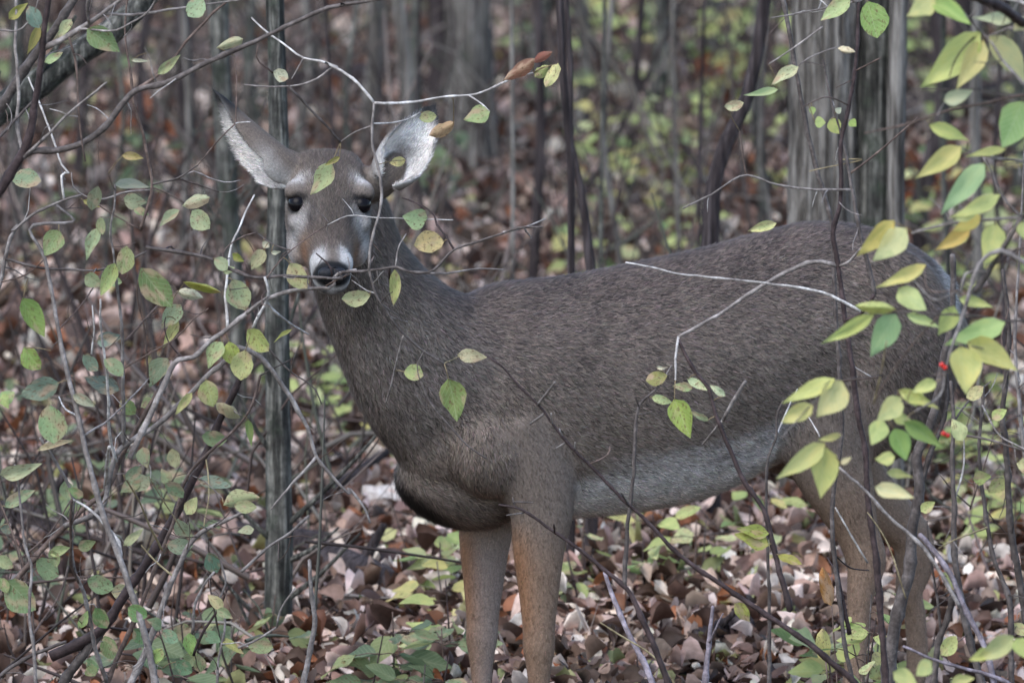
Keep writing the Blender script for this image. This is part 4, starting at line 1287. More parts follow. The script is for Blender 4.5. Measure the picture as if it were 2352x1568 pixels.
F2.branch("BR 640,1567 640,1100 625,600 620,350 650,0 CR 680,1450 700,1250 735,1180", 28, 14, 'm')
F2.branch("CR 690,1420 770,1230 830,1100", 14, 9, 'w')
F2.branch("CR 330,1310 480,1050", 26, 22, 'g', d0=-.7); F2.branch("CR 330,1380 190,1475", 20, 14, 'g'); F2.branch("CR 980,1420 905,1290", 14, 9, 'w')

# -- purple bramble canes
def cane(s, wd, d, lab, base, name="bramble_cane", cat="cane", col='p', grp=None, extra=()):
    q = Shrub(name, lab, cat, d, base, grp)
    q.branch(s, wd[0], wd[1], col)
    for e, w2 in extra: q.branch(e, w2, w2 * .6, col)
    return q
cane("BR 2150,1567 2080,1310 1950,1060 1850,830 1750,690 1650,570", (46, 34), -.95, "thick pale purple bramble cane arching beside the doe's hind hoof", (2310, 1780))
cane("BM 2200,1567 2170,1490 2050,1270 1960,1050 1880,820", (44, 26), -.6, "slim pale purple bramble cane standing between the doe's fore and hind legs", (1500, 1780))
cane("BR 210,1567 235,1300 260,1050", (40, 22), -.3, "short pale purple cane rising from leaf litter below the belly", (1620, 1780), extra=[("BR 235,1300 330,1100", 18)])
cane("BR 2240,1567 2060,1490 1900,1450 1780,1420 1540,1320", (28, 18), -1.0, "thin purple runner bending low over leaf litter below the haunch", (2330, 1700))
cane("BR 1920,1060 1640,620 1450,450 1300,280 1110,120", (28, 20), -.95, "straight grey dead stick leaning across the doe's thigh", (2290, 1700), "dead_stick", "stick", 'g')
cane("BR 1300,760 1180,560 1085,390", (16, 12), -.8, "thin pale straw stalk against the doe's hind leg", (1990, 1700), "dry_stalk", "stalk", 'w', extra=[])
cane("BR 1560,1000 1400,560 1300,420", (12, 8), -.9, "fine curved dry stalk by the doe's thigh", (2090, 1720), "dry_stalk", "stalk", 'y')
cane("BR 1180,1240 1110,900 1060,500 1065,450", (34, 20), -.5, "small dark forked shoot in front of the doe's hind leg", (2000, 1700), "bare_shoot", "shoot", 'd', extra=[("BR 1075,720 1180,790 1310,810", 12), ("BR 1100,830 1030,720", 14)])
cane("BM 2352,1567 2200,1380 2010,1260 1850,1160", (14, 10), -.7, "thin straw coloured stem arching over the litter below the belly", (1600, 1700), "dry_stalk", "stalk", 'y')

# -- dark saplings on the right
G1 = Shrub("mossy_sapling", "thick dark mossy sapling stem standing behind the doe's hind legs", "sapling", .75, (2040, 1640))
G1.branch("BR 1435,1567 1500,1100 1580,800 1600,550 1650,300 1640,0 CR 1700,1400 1780,1100 1810,900 1860,700 1880,400 1870,200", 92, 36, 'm', d0=-.45, d1=-.5)
G1.branch("BR 1650,260 1730,0 CR 1800,1350 1830,1000", 40, 18, 'm')
G2 = Shrub("twiggy_sapling", "cluster of dark upright stems with many fine twigs beside the rump", "sapling", -.9, (2260, 1800))
b = G2.branch
b("BR 2060,1567 1950,1100 1900,800 1890,400 1870,0 CR 1870,1300 1860,1050", 52, 22, 'm')
b("BR 2265,1500 2260,1300 2250,1000 2150,750 2100,450 2050,0 CR 2060,1300 2080,1080", 40, 18, 'm')
b("BR 2352,1100 2340,1000 2270,600 2230,0 CR 2200,1300 2230,1000 2250,700 2210,300", 54, 22, 'm')
b("BR 1740,1567 1780,1300 1850,1100 1880,950", 50, 40, 'm')
b("CR 2352,1500 2330,1250 2290,900 2300,600 2320,200", 30, 14, 'g'); b("CR 2290,1000 2200,800 2250,560", 14, 9, 'b'); b("BR 1990,400 2100,60 CR 2150,1400", 14, 9, 'b')
b("BR 2100,520 1900,600 1780,660", 16, 8, 'y'); b("BR 1940,330 1945,100 CR 1945,1350", 16, 9, 'w'); b("BR 1740,1250 1760,950 1720,700 1700,480", 22, 12, 'm')
b("CR 1870,1330 1960,1200 2050,1110 2130,1050", 16, 9, 'm'); b("CR 2060,1200 2200,1420 2340,1500", 14, 9, 'g'); b("CR 1900,1400 2100,1440 2340,1510", 20, 14, 'm'); b("BR 2000,380 1880,280 1780,160", 14, 9, 'm')
G2.twigs(46, 25, 90, 'gbm', (2050, 800, 2352, 1500), .25, [(196, 198, 124), (182, 190, 108)])

# -- honeysuckle with yellow leaves
D1 = Shrub("honeysuckle_bush", "honeysuckle bush with big yellow leaves and red berries overhanging the rump", "shrub", -2.1, (2500, 1950))
b = D1.branch
b("CR 2352,260 2200,180 2130,200 1990,440 1960,560 1880,800 1830,950 1780,1150 1620,1250", 34, 12, 'g')
b("CR 2352,-60 2250,100 2100,330 2020,450", 34, 40, 'm'); b("CR 2100,300 1960,330 1930,440", 20, 12, 'g'); b("CR 2150,270 2352,140", 18, 14, 'b')
b("TR 2352,1480 2200,1310 2120,1120 2080,1060", 18, 12, 'g'); b("TR 2352,1090 2140,1060 1980,1020 1900,980", 20, 10, 'g'); b("TR 2352,1115 2170,1105", 12, 8, 'y')
b("TR 2352,560 2200,400 2110,260 2060,220", 22, 16, 'g'); b("TR 2060,230 1960,300 1880,420 1850,520", 14, 8, 'd'); b("TR 2080,220 2000,150 1850,-10", 18, 12, 'g')
b("TR 2352,645 2100,690 1900,730 1550,840 1280,895", 22, 10, 'b'); b("TR 2100,260 2250,190 2352,170", 14, 10, 'g'); b("TR 2060,600 1900,605 1600,600", 12, 8, 'm'); b("TR 2352,700 2060,610", 12, 10, 'm')
b("TR 2352,20 2230,-15", 26, 20, 'w'); b("TR 2352,1400 1880,1500 1600,1567", 26, 20, 'g')
b("CR 2240,650 2000,610 1700,600 1480,590 1320,600", 18, 9, 'm'); b("CR 2350,640 2240,650", 18, 18, 'm'); b("CR 1830,760 1950,800 2080,830", 12, 9, 'm')
b("CR 1640,1200 1500,1180 1350,1300", 10, 7, 'm'); b("CR 1400,1010 1160,1035 1070,1040", 16, 9, 'm'); b("CR 1780,640 1560,850 1430,1030 1340,1200", 18, 12, 'b')
b("CR 1340,1200 1390,1000 1430,780", 14, 9, 'y'); b("CR 1640,1250 1830,1400", 12, 8, 'm'); b("CR 1070,1040 900,1230 720,1430", 10, 7, 'g'); b("CR 1100,1040 980,1400 1010,1470", 9, 7, 'm')
b("CR 1930,440 1700,420 1690,270", 10, 7, 'b'); b("CR 1900,500 1760,500 1600,360", 10, 7, 'g'); b("TR 1960,1030 1980,960", 10, 8, 'b')
b("TR 2352,105 2200,50 2040,-20", 84, 70, 'd', d0=-2.35, d1=-2.35)
D1.twigs(26, 25, 90, 'gbm', (2080, 0, 2352, 900))
YL = (204, 202, 112); YD = (208, 184, 76); YG = (188, 200, 112); GN = (150, 178, 108); YP = (214, 208, 140)
for s, w_, k, c in [("CR 1560,20 1330,235", 165, 'a', YP), ("CR 1480,-30 1225,205", 125, 'a', YD), ("CR 1695,265 1355,422", 88, 'a', YL), ("CR 1508,425 1695,565", 148, 'c', YG), ("CR 1492,565 1215,540", 92, 'x', YL), ("CR 1345,600 988,802", 92, 'a', YG),
                    ("CR 1490,598 1318,885", 172, 'a', GN), ("CR 1565,598 1790,690", 70, 'a', YG), ("CR 1885,545 1775,745", 120, 'a', YG), ("CR 2225,652 1815,802", 150, 'a', (186, 198, 120)), ("CR 1975,780 2318,985", 165, 'a', YL), ("CR 1925,815 1962,1135", 205, 'a', YL),
                    ("CR 1915,495 2145,550", 72, 'a', YG), ("CR 1082,1030 725,1192", 108, 'a', YL), ("CR 1125,1045 955,1285", 195, 'a', (202, 198, 126)), ("CR 935,1212 722,1335", 120, 'c', YL), ("CR 1765,1055 1600,1120", 88, 'c', YL), ("CR 1505,1110 1775,1225", 80, 'a', YL),
                    ("CR 1590,1105 1625,1225", 120, 'c', YL), ("CR 1525,1155 1362,1310", 138, 'c', YG), ("CR 1405,1310 1325,1475", 130, 'c', YG), ("CR 1480,1365 1560,1580", 142, 'c', (146, 178, 84)), ("CR 1545,1315 1808,1505", 108, 'a', (132, 168, 76)), ("CR 1475,1285 1605,1320", 78, 'c', YG),
                    ("CR 1125,1405 960,1442", 48, 'a', YL), ("CR 1015,1465 D 1781,1096", 130, 'a', YL), ("BR 1015,-20 988,335", 182, 'a', YL), ("BR 1430,150 1608,190", 58, 'a', YL), ("BR 1350,255 1612,315", 105, 'a', YP), ("BR 1120,95 1195,50", 40, 'c', YP), ("BR 1485,45 1350,62", 88, 'c', YL),
                    ("BR 2285,1255 2020,1425", 130, 'a', YG), ("BR 2130,1345 1975,1405", 80, 'a', YL), ("BR 2300,1265 2380,1410", 110, 'a', YG), ("BR 1725,1420 1625,1510", 108, 'c', YL), ("BR 1475,1490 1645,1590", 110, 'a', YG), ("BR 1865,1570 2020,1530", 80, 'c', YL),
                    ("TR 2165,1500 CR 2080,282", 160, 'a', YL), ("CR 1995,15 1752,178", 100, 'a', YD), ("TR 2062,215 1662,595", 205, 'a', YL), ("TR 2075,270 1890,595", 150, 'a', YL), ("TR 2125,240 2375,570", 165, 'a', YP), ("TR 2295,120 2005,112", 80, 'a', CRM), ("TR 1812,680 2005,605", 100, 'c', (182, 192, 140)),
                    ("TR 2370,120 2280,210", 100, 'a', YP), ("TR 1715,838 1985,950", 92, 'a', YL), ("TR 1930,985 1615,1195", 132, 'a', YL), ("TR 2235,995 1955,1045", 60, 'a', YL), ("TR 2345,680 2200,990", 230, 'c', (140, 168, 96)), ("TR 2085,1095 1785,1435", 148, 'a', (164, 186, 118)), ("TR 2195,1308 1858,1465", 108, 'a', YL),
                    ("TR 2035,1405 1885,1485", 70, 'c', YP), ("TR 2060,1445 1865,1550", 100, 'a', YD), ("TR 1750,-20 1560,105", 140, 'a', YL), ("TR 1730,-10 1995,165", 120, 'a', (160, 180, 90)), ("TR 1640,20 1850,60", 60, 'a', (190, 176, 60)), ("CR 2330,-20 2380,120", 100, 'a', YL)]:
    D1.leaf(s, w_, k, c, roll=random.uniform(-.3, .3))
mb_, tb_, bb_ = new_mat("berry_skin")
bb_.inputs["Base Color"].default_value = lin(200, 38, 30); bb_.inputs["Roughness"].default_value = .25; bb_.inputs["Specular IOR Level"].default_value = .5
def berry(px, r, sh):
    x, y = ppts(px)[0]
    nb = sh.nearest(x, y)
    c = np.array(unproj(x, y, nb[1][2] - .008))
    rings = [[c + r * np.array([math.sin(a) * math.cos(q), math.sin(a) * math.sin(q), math.cos(a) * .92]) for q in np.linspace(0, 2 * np.pi, 14, endpoint=False)] for a in np.linspace(.02, math.pi - .02, 11)]
    V = [p for g_ in rings for p in g_]
    F = [(i * 14 + j, i * 14 + (j + 1) % 14, (i + 1) * 14 + (j + 1) % 14, (i + 1) * 14 + j) for i in range(10) for j in range(14)]
    o = mesh_obj("berry", V, F, mb_, sh.root)
    q = np.array(unproj(nb[1][0], nb[1][1], nb[1][2]))
    thin_tube('berry_stalk', [q, (q + c) / 2 + np.array([0, 0, .003]), c + np.array([0, 0, r * .8])], .0008, .0008, o, lin(110, 96, 70), .006)
for s, r_ in (("CR 1800,938", .0045), ("CR 1822,958", .0042), ("CR 1812,1400", .0048), ("CR 1840,1412", .0042)):
    berry(s, r_, D1)
# ------------------------------------------------------------------ trees, logs and undergrowth behind the deer
def tree(name, label, group, base, pts, radii, mat, sides=14, step=.05, ridge=0.0, extra=(), seed=0, cat="tree", stubs=0):
    """pts: 3D polyline from the root up; extra: limbs (points, radii)"""
    rr = np.random.default_rng(seed)
    root = empty(name, base, label, cat, group)
    def part(nm, P, Rd, sd, rdg):
        sp = spline(P, step)
        acc = np.concatenate([[0], np.cumsum([np.linalg.norm(np.array(b) - np.array(a)) for a, b in zip(P, P[1:])])])
        acs = np.concatenate([[0], np.cumsum([np.linalg.norm(np.array(b) - np.array(a)) for a, b in zip(sp, sp[1:])])])
        R = np.interp(acs / acs[-1], acc / acc[-1], Rd)
        n = len(sp)
        lump = smooth1(rr.normal(0, 1, n), 15) * .16 + smooth1(rr.normal(0, 1, n), 5) * .07
        R2 = np.repeat((R * (1 + lump * (.3 if rdg > .002 else 1)))[:, None], sd, 1)
        a = np.linspace(0, 2 * np.pi, sd, endpoint=False)
        R2 = R2 * (1 + np.stack([smooth1(rr.normal(0, 1, n), 7) for _ in range(sd)], 1) * .10)
        if rdg:
            ph = np.cumsum(rr.normal(0, .16, n))
            ph2 = np.cumsum(rr.normal(0, .12, n))
            fz = np.sin(a[None] * 13 + ph[:, None] * 1.5 + np.sin(a[None] * 3 + ph2[:, None])) * .6 + np.sin(a[None] * 29 + ph2[:, None] * 3) * .4 + np.stack([smooth1(rr.normal(0, 1, n), 11) for _ in range(sd)], 1) * 1.3
            R2 = R2 + rdg * fz + R[:, None] * .06 * np.sin(a[None] * 3 + 1)
        else:
            R2 = R2 * (1 + rr.normal(0, .03, (n, sd)))
        V, F = tube_geo(sp, R2, sd)
        return mesh_obj(nm, V, F, mat, root)
    part("trunk", pts, radii, sides, ridge)
    for q in range(stubs):              # dead stubs and snags on the lower stem
        k = rr.uniform(.10, .42); i = min(len(pts) - 2, int(k * (len(pts) - 1)))
        p = np.array(pts[i]) + (np.array(pts[i + 1]) - np.array(pts[i])) * rr.random()
        an = rr.choice([-1, 1]) * rr.uniform(.2, 1.2); L = rr.uniform(.05, .28)
        d = np.array([math.sin(an), -.3 * rr.random(), rr.uniform(.1, .9)])
        part("snag", [p, p + d * L * .5, p + d * L + np.array([0, 0, .02])], [radii[0] * .22, radii[0] * .15, radii[0] * .08], 6, 0)
    for P, Rd in extra: part("limb", P, Rd, max(6, sides // 3), 0)
    return root

def wob(P, y):
    r = random.Random(int(P[0].x * 1000) + int(y * 100)); out = [P[0]]
    for a, b in zip(P, P[1:]):
        n = max(1, int((b - a).length / .22))
        for k in range(1, n): out.append(a.lerp(b, k / n) + Vector((r.gauss(0, .010), r.gauss(0, .008), 0)))
        out.append(b)
    return out

def px_trunk(base_px, top_px, y, w0, w1, extra_h=4.5, mids=(), wobble=True):
    """a trunk standing at distance y: points from the ground up to well above the picture"""
    P = [unproj(*q, y) for q in [base_px] + list(mids) + [top_px]]
    g = Vector((P[0].x, y, gz(P[0].x, y) - .08))
    P[0].z = max(P[0].z, g.z + .12)
    if wobble: P = wob(P, y)
    k = (20 + y) / 20 / 1250 / 2
    d = (P[-1] - P[-2]).normalized()
    pts = [np.array(g)] + [np.array(p) for p in P] + [np.array(P[-1] + d * extra_h * f) for f in (.3, .65, 1)]
    n = len(P)
    rad = [w0 * k * 1.25] + [(w0 + (w1 - w0) * i / (n - 1)) * k for i in range(n)] + [w1 * k * .8, w1 * k * .5, w1 * k * .2]
    return g, pts, rad

def limbs(pts, rad, n, seed):
    rr = random.Random(seed); out = []
    for i in range(n):
        t = rr.uniform(.35, .95)
        a, b = np.array(pts[-4]), np.array(pts[-1])
        p = a + (b - a) * t
        an = rr.uniform(0, 6.28); L = rr.uniform(.8, 2.0)
        r0 = max(.012, rad[-3] * .5)
        d = np.array([math.cos(an), math.sin(an), .7])
        out.append(([p, p + d * L * .5, p + d * L + np.array([0, 0, .25])], [r0, r0 * .6, r0 * .2]))
    return out

# the grooved double trunk behind the croup
g, P, R = px_trunk((1912, 640), (1905, -20), 2.6, 186, 156, mids=((1908, 420), (1906, 180)), wobble=False)
tree("grooved_tree", "broad grey tree trunk with vertical grooved bark rising behind the doe's croup", None, g, P, R, M_BARK, 120, .02, .0055, limbs(P, R, 4, 1), 1)
g, P, R = px_trunk((2012, 640), (2022, -20), 2.55, 92, 78, mids=((2015, 420), (2020, 200)), wobble=False)
tree("mossy_tree", "dark moss-covered trunk squeezed between two grey trunks behind the croup", None, g, P, R, M_MOSSY, 56, .02, .004, limbs(P, R, 3, 2), 2)
g, P, R = px_trunk((2058, 640), (2066, -20), 2.5, 34, 44, mids=((2058, 420), (2060, 200)), wobble=False)
tree("smooth_tree", "slim pale grey trunk standing right against the mossy trunk", None, g, P, R, M_BARK, 40, .03, .0015, limbs(P, R, 3, 3), 3)
# dark leaning trunk
g, P, R = px_trunk((1632, 560), (1760, -30), 2.2, 42, 26, 3, mids=((1640, 420), (1672, 320), (1708, 245), (1732, 160)))
tree("leaning_tree", "dark brown crooked leaning trunk left of the grooved tree", None, g, P, R, M_DARK, 18, .03, 0, limbs(P, R, 2, 4), 4)
# broad pale trunk further back
g, P, R = px_trunk((1090, 480), (1075, -30), 7.2, 118, 100, mids=((1085, 250),))
tree("far_tree", "broad pale blurred trunk standing far behind the doe's left ear", None, g, P, R, M_BARK, 48, .05, .003, limbs(P, R, 4, 5), 5)
# twin dark stems
g, P, R = px_trunk((1312, 600), (1284, -30), 1.6, 17, 18, 3, mids=((1310, 380), (1292, 150)))
tree("twin_stem", "thinner and straighter of two dark stems rising side by side above the doe's back", "twin dark stems above the back", g, P, R, M_DARK, 10, .04, 0, (), 6, "sapling")
g, P, R = px_trunk((1355, 600), (1297, -30), 1.75, 26, 14, 3, mids=((1335, 440), (1312, 330), (1310, 150)))
tree("twin_stem", "thicker kinked one of two dark stems rising side by side above the doe's back", "twin dark stems above the back", g, P, R, M_DARK, 10, .04, 0, (), 7, "sapling")
# mossy thin trees at the left
g, P, R = px_trunk((545, 700), (500, -30), 3.4, 40, 46, mids=((527, 480), (512, 220)))
tree("slim_mossy_tree", "slim mossy grey trunk beside the doe's white-edged right ear", None, g, P, R, M_MOSSY, 18, .04, .001, limbs(P, R, 3, 8), 8, stubs=7)
g, P, R = px_trunk((640, 1480), (632, -30), 1.1, 64, 40, mids=((642, 1150), (636, 800), (640, 300)))
tree("slim_mossy_tree", "tall slim mossy trunk standing behind the doe's cheek and neck, rooted in leaf litter", None, g, P, R, M_MOSSY, 20, .03, .001, limbs(P, R, 3, 9), 9, stubs=9)
# leaning mossy trunk, upper left
g = unproj(-330, 760, 1.3)
gb = Vector((g.x - .15, 1.3, gz(g.x - .15, 1.3) - .05))
P = [np.array(gb), np.array(unproj(-200, 420, 1.3)), np.array(unproj(-20, 265, 1.3)), np.array(unproj(80, 200, 1.3)), np.array(unproj(170, 130, 1.3)), np.array(unproj(260, 70, 1.3)), np.array(unproj(420, -120, 1.3)), np.array(unproj(560, -400, 1.3))]
tree("leaning_mossy_tree", "thick mossy dark trunk leaning across behind the bare dark stems", None, gb, P, [.05, .04, .028, .027, .026, .024, .02, .008], M_MOSSY, 20, .03, .001, (), 10, stubs=4)

# blurred saplings further back
SAP = [(745, 3.5, 9, 0), (800, 5.5, 14, 30), (903, 6.0, 34, 8), (985, 4.2, 8, -20), (985, 6.5, 28, -30), (1165, 3.8, 10, 10), (1215, 5.2, 26, 18), (1395, 3.4, 10, -6), (1405, 4.6, 13, 3), (1440, 6.6, 22, 40), (1512, 7, 34, 6),
       (1560, 5.2, 12, -14), (1595, 4.3, 10, 26), (1745, 6, 24, 4), (1785, 4.6, 10, -20), (2130, 5.6, 40, 10), (2185, 4.2, 14, -16), (2235, 5, 24, 10), (2295, 4.0, 12, 22), (2330, 6.4, 30, 0), (1330, 7.5, 30, -8),
       (330, 6.2, 24, 18), (260, 4.8, 12, -12), (405, 5.4, 16, 10), (420, 7.4, 44, -8), (575, 6.6, 30, 8), (700, 7.2, 26, -6), (170, 6.8, 26, 30), (60, 5.6, 30, -10), (850, 7.5, 40, 12), (1010, 8.2, 50, 0), (1250, 8.0, 40, 20), (1660, 8.2, 50, -10), (2210, 7.6, 60, 5)]
def where(px):
    for lim, s in ((200, "behind the bare dark stems"), (470, "behind the spreading shrub"), (690, "by the slim mossy trunks"), (960, "behind the doe's head"), (1180, "by the broad pale trunk"),
                   (1470, "by the twin dark stems above the back"), (1640, "by the dark leaning trunk"), (2060, "by the grooved trunk")):
        if px < lim: return s
    return "behind the yellow honeysuckle leaves"
for i, (px, y, wd, ln_) in enumerate(SAP):
    q = unproj(px, 300, y)
    g0 = Vector((q.x, y, gz(q.x, y)))
    k = (20 + y) / 20 / 1250 / 2
    rr = random.Random(i)
    top = unproj(px + ln_, -60, y)
    m = (g0 + top) / 2 + Vector((rr.uniform(-.03, .03), 0, 0))
    hgt = top - g0
    pts = [np.array(g0 - Vector((0, 0, .05))), np.array(g0 + hgt * .25 + Vector((rr.uniform(-.02, .02), 0, 0))), np.array(m), np.array(top), np.array(top + hgt.normalized() * (1.2 if wd < 20 else 3.0))]
    rad = [wd * k * 1.2, wd * k * 1.05, wd * k, wd * k * .85, wd * k * .2]
    thick = wd >= 20
    tree("background_tree" if thick else "thin_sapling", ("dark brown", "mossy grey-green", "pale grey")[i % 3] + ((" stout bare young tree far back " if wd > 32 else " slender bare young tree far back ") if thick else " thin bare sapling ") + where(px),
         "young trees far back in the wood" if thick else "thin saplings behind the doe", g0, pts, rad, (M_DARK, M_MOSSY, M_BARK)[i % 3], 10, .08, 0, limbs(pts, rad, 2 + i % 3, i), 40 + i, "tree" if thick else "sapling")

# logs and fallen branches lying on the litter
def log(name, label, pa, pb, r0, r1, mat, group=None, bend=.04, cat="log", lift=0):
    a, b = on_ground(*pa), on_ground(*pb)
    P = []
    for t in np.linspace(0, 1, 6):
        p = a.lerp(b, t)
        P.append(np.array([p.x, p.y + bend * math.sin(t * 3.1), gz(p.x, p.y) + (r0 + (r1 - r0) * t) * .7 + lift * t + .012]))
    sp = spline(P, .03); n = len(sp)
    rr = np.random.default_rng(int(pa[0] + pb[1]))
    R = np.linspace(r0, r1, n)[:, None] * (1 + rr.normal(0, .05, (n, 14)))
    V, F = tube_geo(sp, R, 14)
    root = empty(name, Vector(P[0]), label, cat, group)
    mesh_obj("trunk" if cat == "log" else "stick", V, F, mat, root)
    # a broken side stub
    k = n // 3
    q = np.array(sp[k])
    st = spline([q, q + np.array([.03, -.02, r0 * 1.6]), q + np.array([.05, -.03, r0 * 2.6])], .02)
    V, F = tube_geo(st, np.linspace(r0 * .4, r0 * .2, len(st)), 8)
    mesh_obj("broken_stub", V, F, mat, root)
M_PALE = bark_material("pale_wood", lin(170, 158, 150), lin(208, 198, 190), lin(226, 220, 214))
log("fallen_log", "dark rotting log end lying in litter below the doe's brisket", (745, 1325), (905, 1385), .036, .030, M_DARK)
log("fallen_log", "long dark log lying in the litter at far left behind the shrub stems", (-60, 1235), (330, 1262), .042, .030, M_DARK)
log("fallen_log", "dark log half buried behind the slim mossy trunk", (480, 1262), (760, 1300), .030, .034, M_DARK)
log("fallen_log", "low dark log lying behind the doe's hind hoof", (1870, 1258), (2080, 1250), .022, .026, M_DARK)
log("bleached_wood", "pale bleached piece of wood on the litter in front of the brisket", (838, 1192), (975, 1186), .034, .030, M_PALE, None, .0, "wood")
log("fallen_branch", "long straight fallen branch pointing up towards the brisket", (600, 1280), (905, 1135), .011, .009, M_DARK, None, .0, "branch", .08)
log("fallen_log", "dark broken log in litter between the fore and hind legs", (1590, 1505), (1720, 1480), .022, .03, M_DARK)
log("fallen_branch", "curved grey branch arching low in the undergrowth behind the doe's left ear", (1000, 400), (1330, 340), .012, .010, M_BARK, None, .1, "branch", .1)
log("fallen_log", "dark log in the far litter near the upper left stems", (650, 245), (880, 235), .05, .05, M_DARK)
log("fallen_log", "dark log in the far litter behind the yellow honeysuckle leaves", (2090, 330), (2340, 270), .06, .05, M_DARK)
log("fallen_branch", "dark slanting fallen branch far behind the grooved tree's left side", (1340, 60), (1560, 10), .03, .02, M_DARK, None, .1, "branch", .15)

# seedlings with yellow-green leaves
SEED_COL = [((188, 198, 112), 3), ((166, 184, 100), 3), ((198, 204, 138), 2), ((136, 162, 92), 2), ((206, 196, 110), 1.5)]
SM = LEAFM['c'] + LEAFM['o'][:3]
def seedling(root_p, h, nl, leaf, cols, label, group, name="seedling", seed=0, lean=(0, 0)):
    r = random.Random(seed)
    root = empty(name, root_p, label, "seedling", group)
    top = Vector(root_p) + Vector((r.uniform(-.25, .25) * h + lean[0], r.uniform(-.1, .1) * h, h))
    mid = (Vector(root_p) + top) / 2 + Vector((r.uniform(-.05, .05) * h, 0, 0))
    base = np.array(root_p) - np.array([0, 0, .02])
    sp = spline([base, np.array(mid), np.array(top)], .03)
    V, F = tube_geo(sp, np.linspace(.0032, .0014, len(sp)), 6)
    mesh_obj("stem", V, F, M_STEM, root, color=STEM_COL[r.choice('bdm')])
    for i in range(nl):
        t = r.uniform(.35, 1.0)
        k = min(len(sp) - 1, int(t * (len(sp) - 1)))
        p = Vector(sp[k])
        an = r.uniform(0, 6.283)
        sd = Vector((math.cos(an), math.sin(an), r.uniform(-.1, .45)))
        q = p + sd * r.uniform(.0, .06)
        L = leaf * r.uniform(.7, 1.2)
        tip = q + (sd + Vector((0, 0, r.uniform(-.7, .1)))).normalized() * L
        if (q - p).length > .006:
            V, F = tube_geo([np.array(p), np.array((p + q) / 2 + Vector((0, 0, .003))), np.array(q + (tip - q) * .05)], [.0012, .001, .0008], 5)
            mesh_obj("twig", V, F, M_STEM, root, color=STEM_COL['b'])
        c = r.choices([x[0] for x in cols], [x[1] for x in cols])[0]
        up = Vector((r.gauss(0, .35), -.55 + r.gauss(0, .35), .8)).normalized()
        place_leaf(r.choice(SM), q, tip, L * r.uniform(.45, .65), root, desat(lin(*c, k=r.uniform(.8, 1.05))), r.uniform(-.3, .3), "leaf", up)
    return root
GREEN_COL = [((112, 132, 90), 3), ((132, 150, 104), 3), ((154, 166, 104), 2), ((104, 124, 92), 2)]
k_ = 0
for (x0, y0, x1, y1, n, h, nl, lf, cols, lab, grp) in [
    (1370, 400, 1560, 520, 11, .24, 9, .055, SEED_COL, "yellow-green seedling in the undergrowth above the doe's back", "seedlings above the back"),
    (1540, 560, 1640, 640, 4, .20, 7, .05, SEED_COL, "yellow-green seedling at the foot of the dark leaning trunk", "seedlings by the leaning trunk"),
    (1290, 600, 1460, 660, 4, .16, 6, .06, SEED_COL, "pale yellow seedling just above the dip of the doe's back", "seedlings above the dip of the back"),
    (900, 640, 1030, 700, 2, .12, 5, .06, SEED_COL, "yellow-green seedling behind the doe's nape", "seedlings behind the nape"),
    (2120, 980, 2345, 1330, 15, .20, 8, .055, SEED_COL, "pale yellow seedling beside the rump and hind legs", "seedlings right of the hind legs"),
    (1330, 1230, 1740, 1340, 9, .13, 6, .055, SEED_COL, "pale yellow-green seedling on the litter below the belly", "seedlings below the belly"),
    (990, 1330, 1080, 1480, 4, .15, 7, .065, SEED_COL, "yellow-green seedling beside the far foreleg", "seedlings beside the far foreleg"),
    (830, 1450, 1060, 1600, 5, .13, 7, .075, GREEN_COL, "broad-leaved green seedling left of the forelegs", "broad-leaved seedlings left of the forelegs"),
    (690, 880, 860, 1010, 7, .18, 7, .06, SEED_COL, "yellow-green seedling behind the doe's throat", "seedlings behind the throat"),
    (300, 1480, 620, 1640, 6, .16, 8, .075, GREEN_COL, "leafy green seedling among the lower shrub stems", "seedlings among the lower shrub stems"),
    (0, 900, 480, 1400, 9, .17, 7, .07, GREEN_COL, "green seedling on the litter behind the spreading shrub", "seedlings behind the spreading shrub"),
    (1930, 1500, 2060, 1600, 4, .16, 7, .07, SEED_COL, "yellow seedling hiding the doe's near hind hoof", "seedlings at the near hind hoof"),
    (1560, 120, 1800, 420, 8, .28, 9, .07, SEED_COL, "blurred yellow-green seedling in the far litter left of the grooved tree", "far seedlings by the grooved tree"),
    (1340, 90, 1560, 330, 8, .3, 9, .07, SEED_COL, "blurred yellow-green seedling in the far litter above the doe's back", "far seedlings above the back"),
    (2100, 60, 2350, 700, 14, .26, 9, .07, SEED_COL, "blurred yellow-green seedling behind the yellow honeysuckle leaves", "far seedlings behind the honeysuckle"),
    (60, 60, 620, 700, 8, .22, 7, .07, GREEN_COL, "blurred green seedling in the far litter behind the bare dark stems", "far seedlings behind the dark stems"),
    (700, 60, 1300, 560, 6, .24, 7, .07, GREEN_COL, "blurred green seedling in the far litter around the doe's ears", "far seedlings around the ears")]:
    for i in range(n):
        k_ += 1
        rr = random.Random(k_ * 13)
        p = on_ground(rr.uniform(x0, x1), min(1900, rr.uniform(y0, y1) + 60))
        hf, dn = rr.uniform(.7, 1.4), rr.randint(-2, 2)
        seedling(p, h * hf, nl + dn, lf, cols, ('tall ' if hf > 1.16 else 'low ' if hf < .92 else 'middling ') + ('sparse ' if dn < 0 else 'bushy ') + lab, grp, "seedling", k_)

for px, hh in ((1935, .30), (1985, .34), (2030, .26)):
    q = unproj(px, 1700, -.28)
    k_ += 1
    seedling(Vector((q.x, q.y, gz(q.x, q.y))), hh, 8, .062, SEED_COL, "yellow-leaved seedling standing in front of the near hind leg", "seedlings in front of the near hind leg", "seedling", k_)

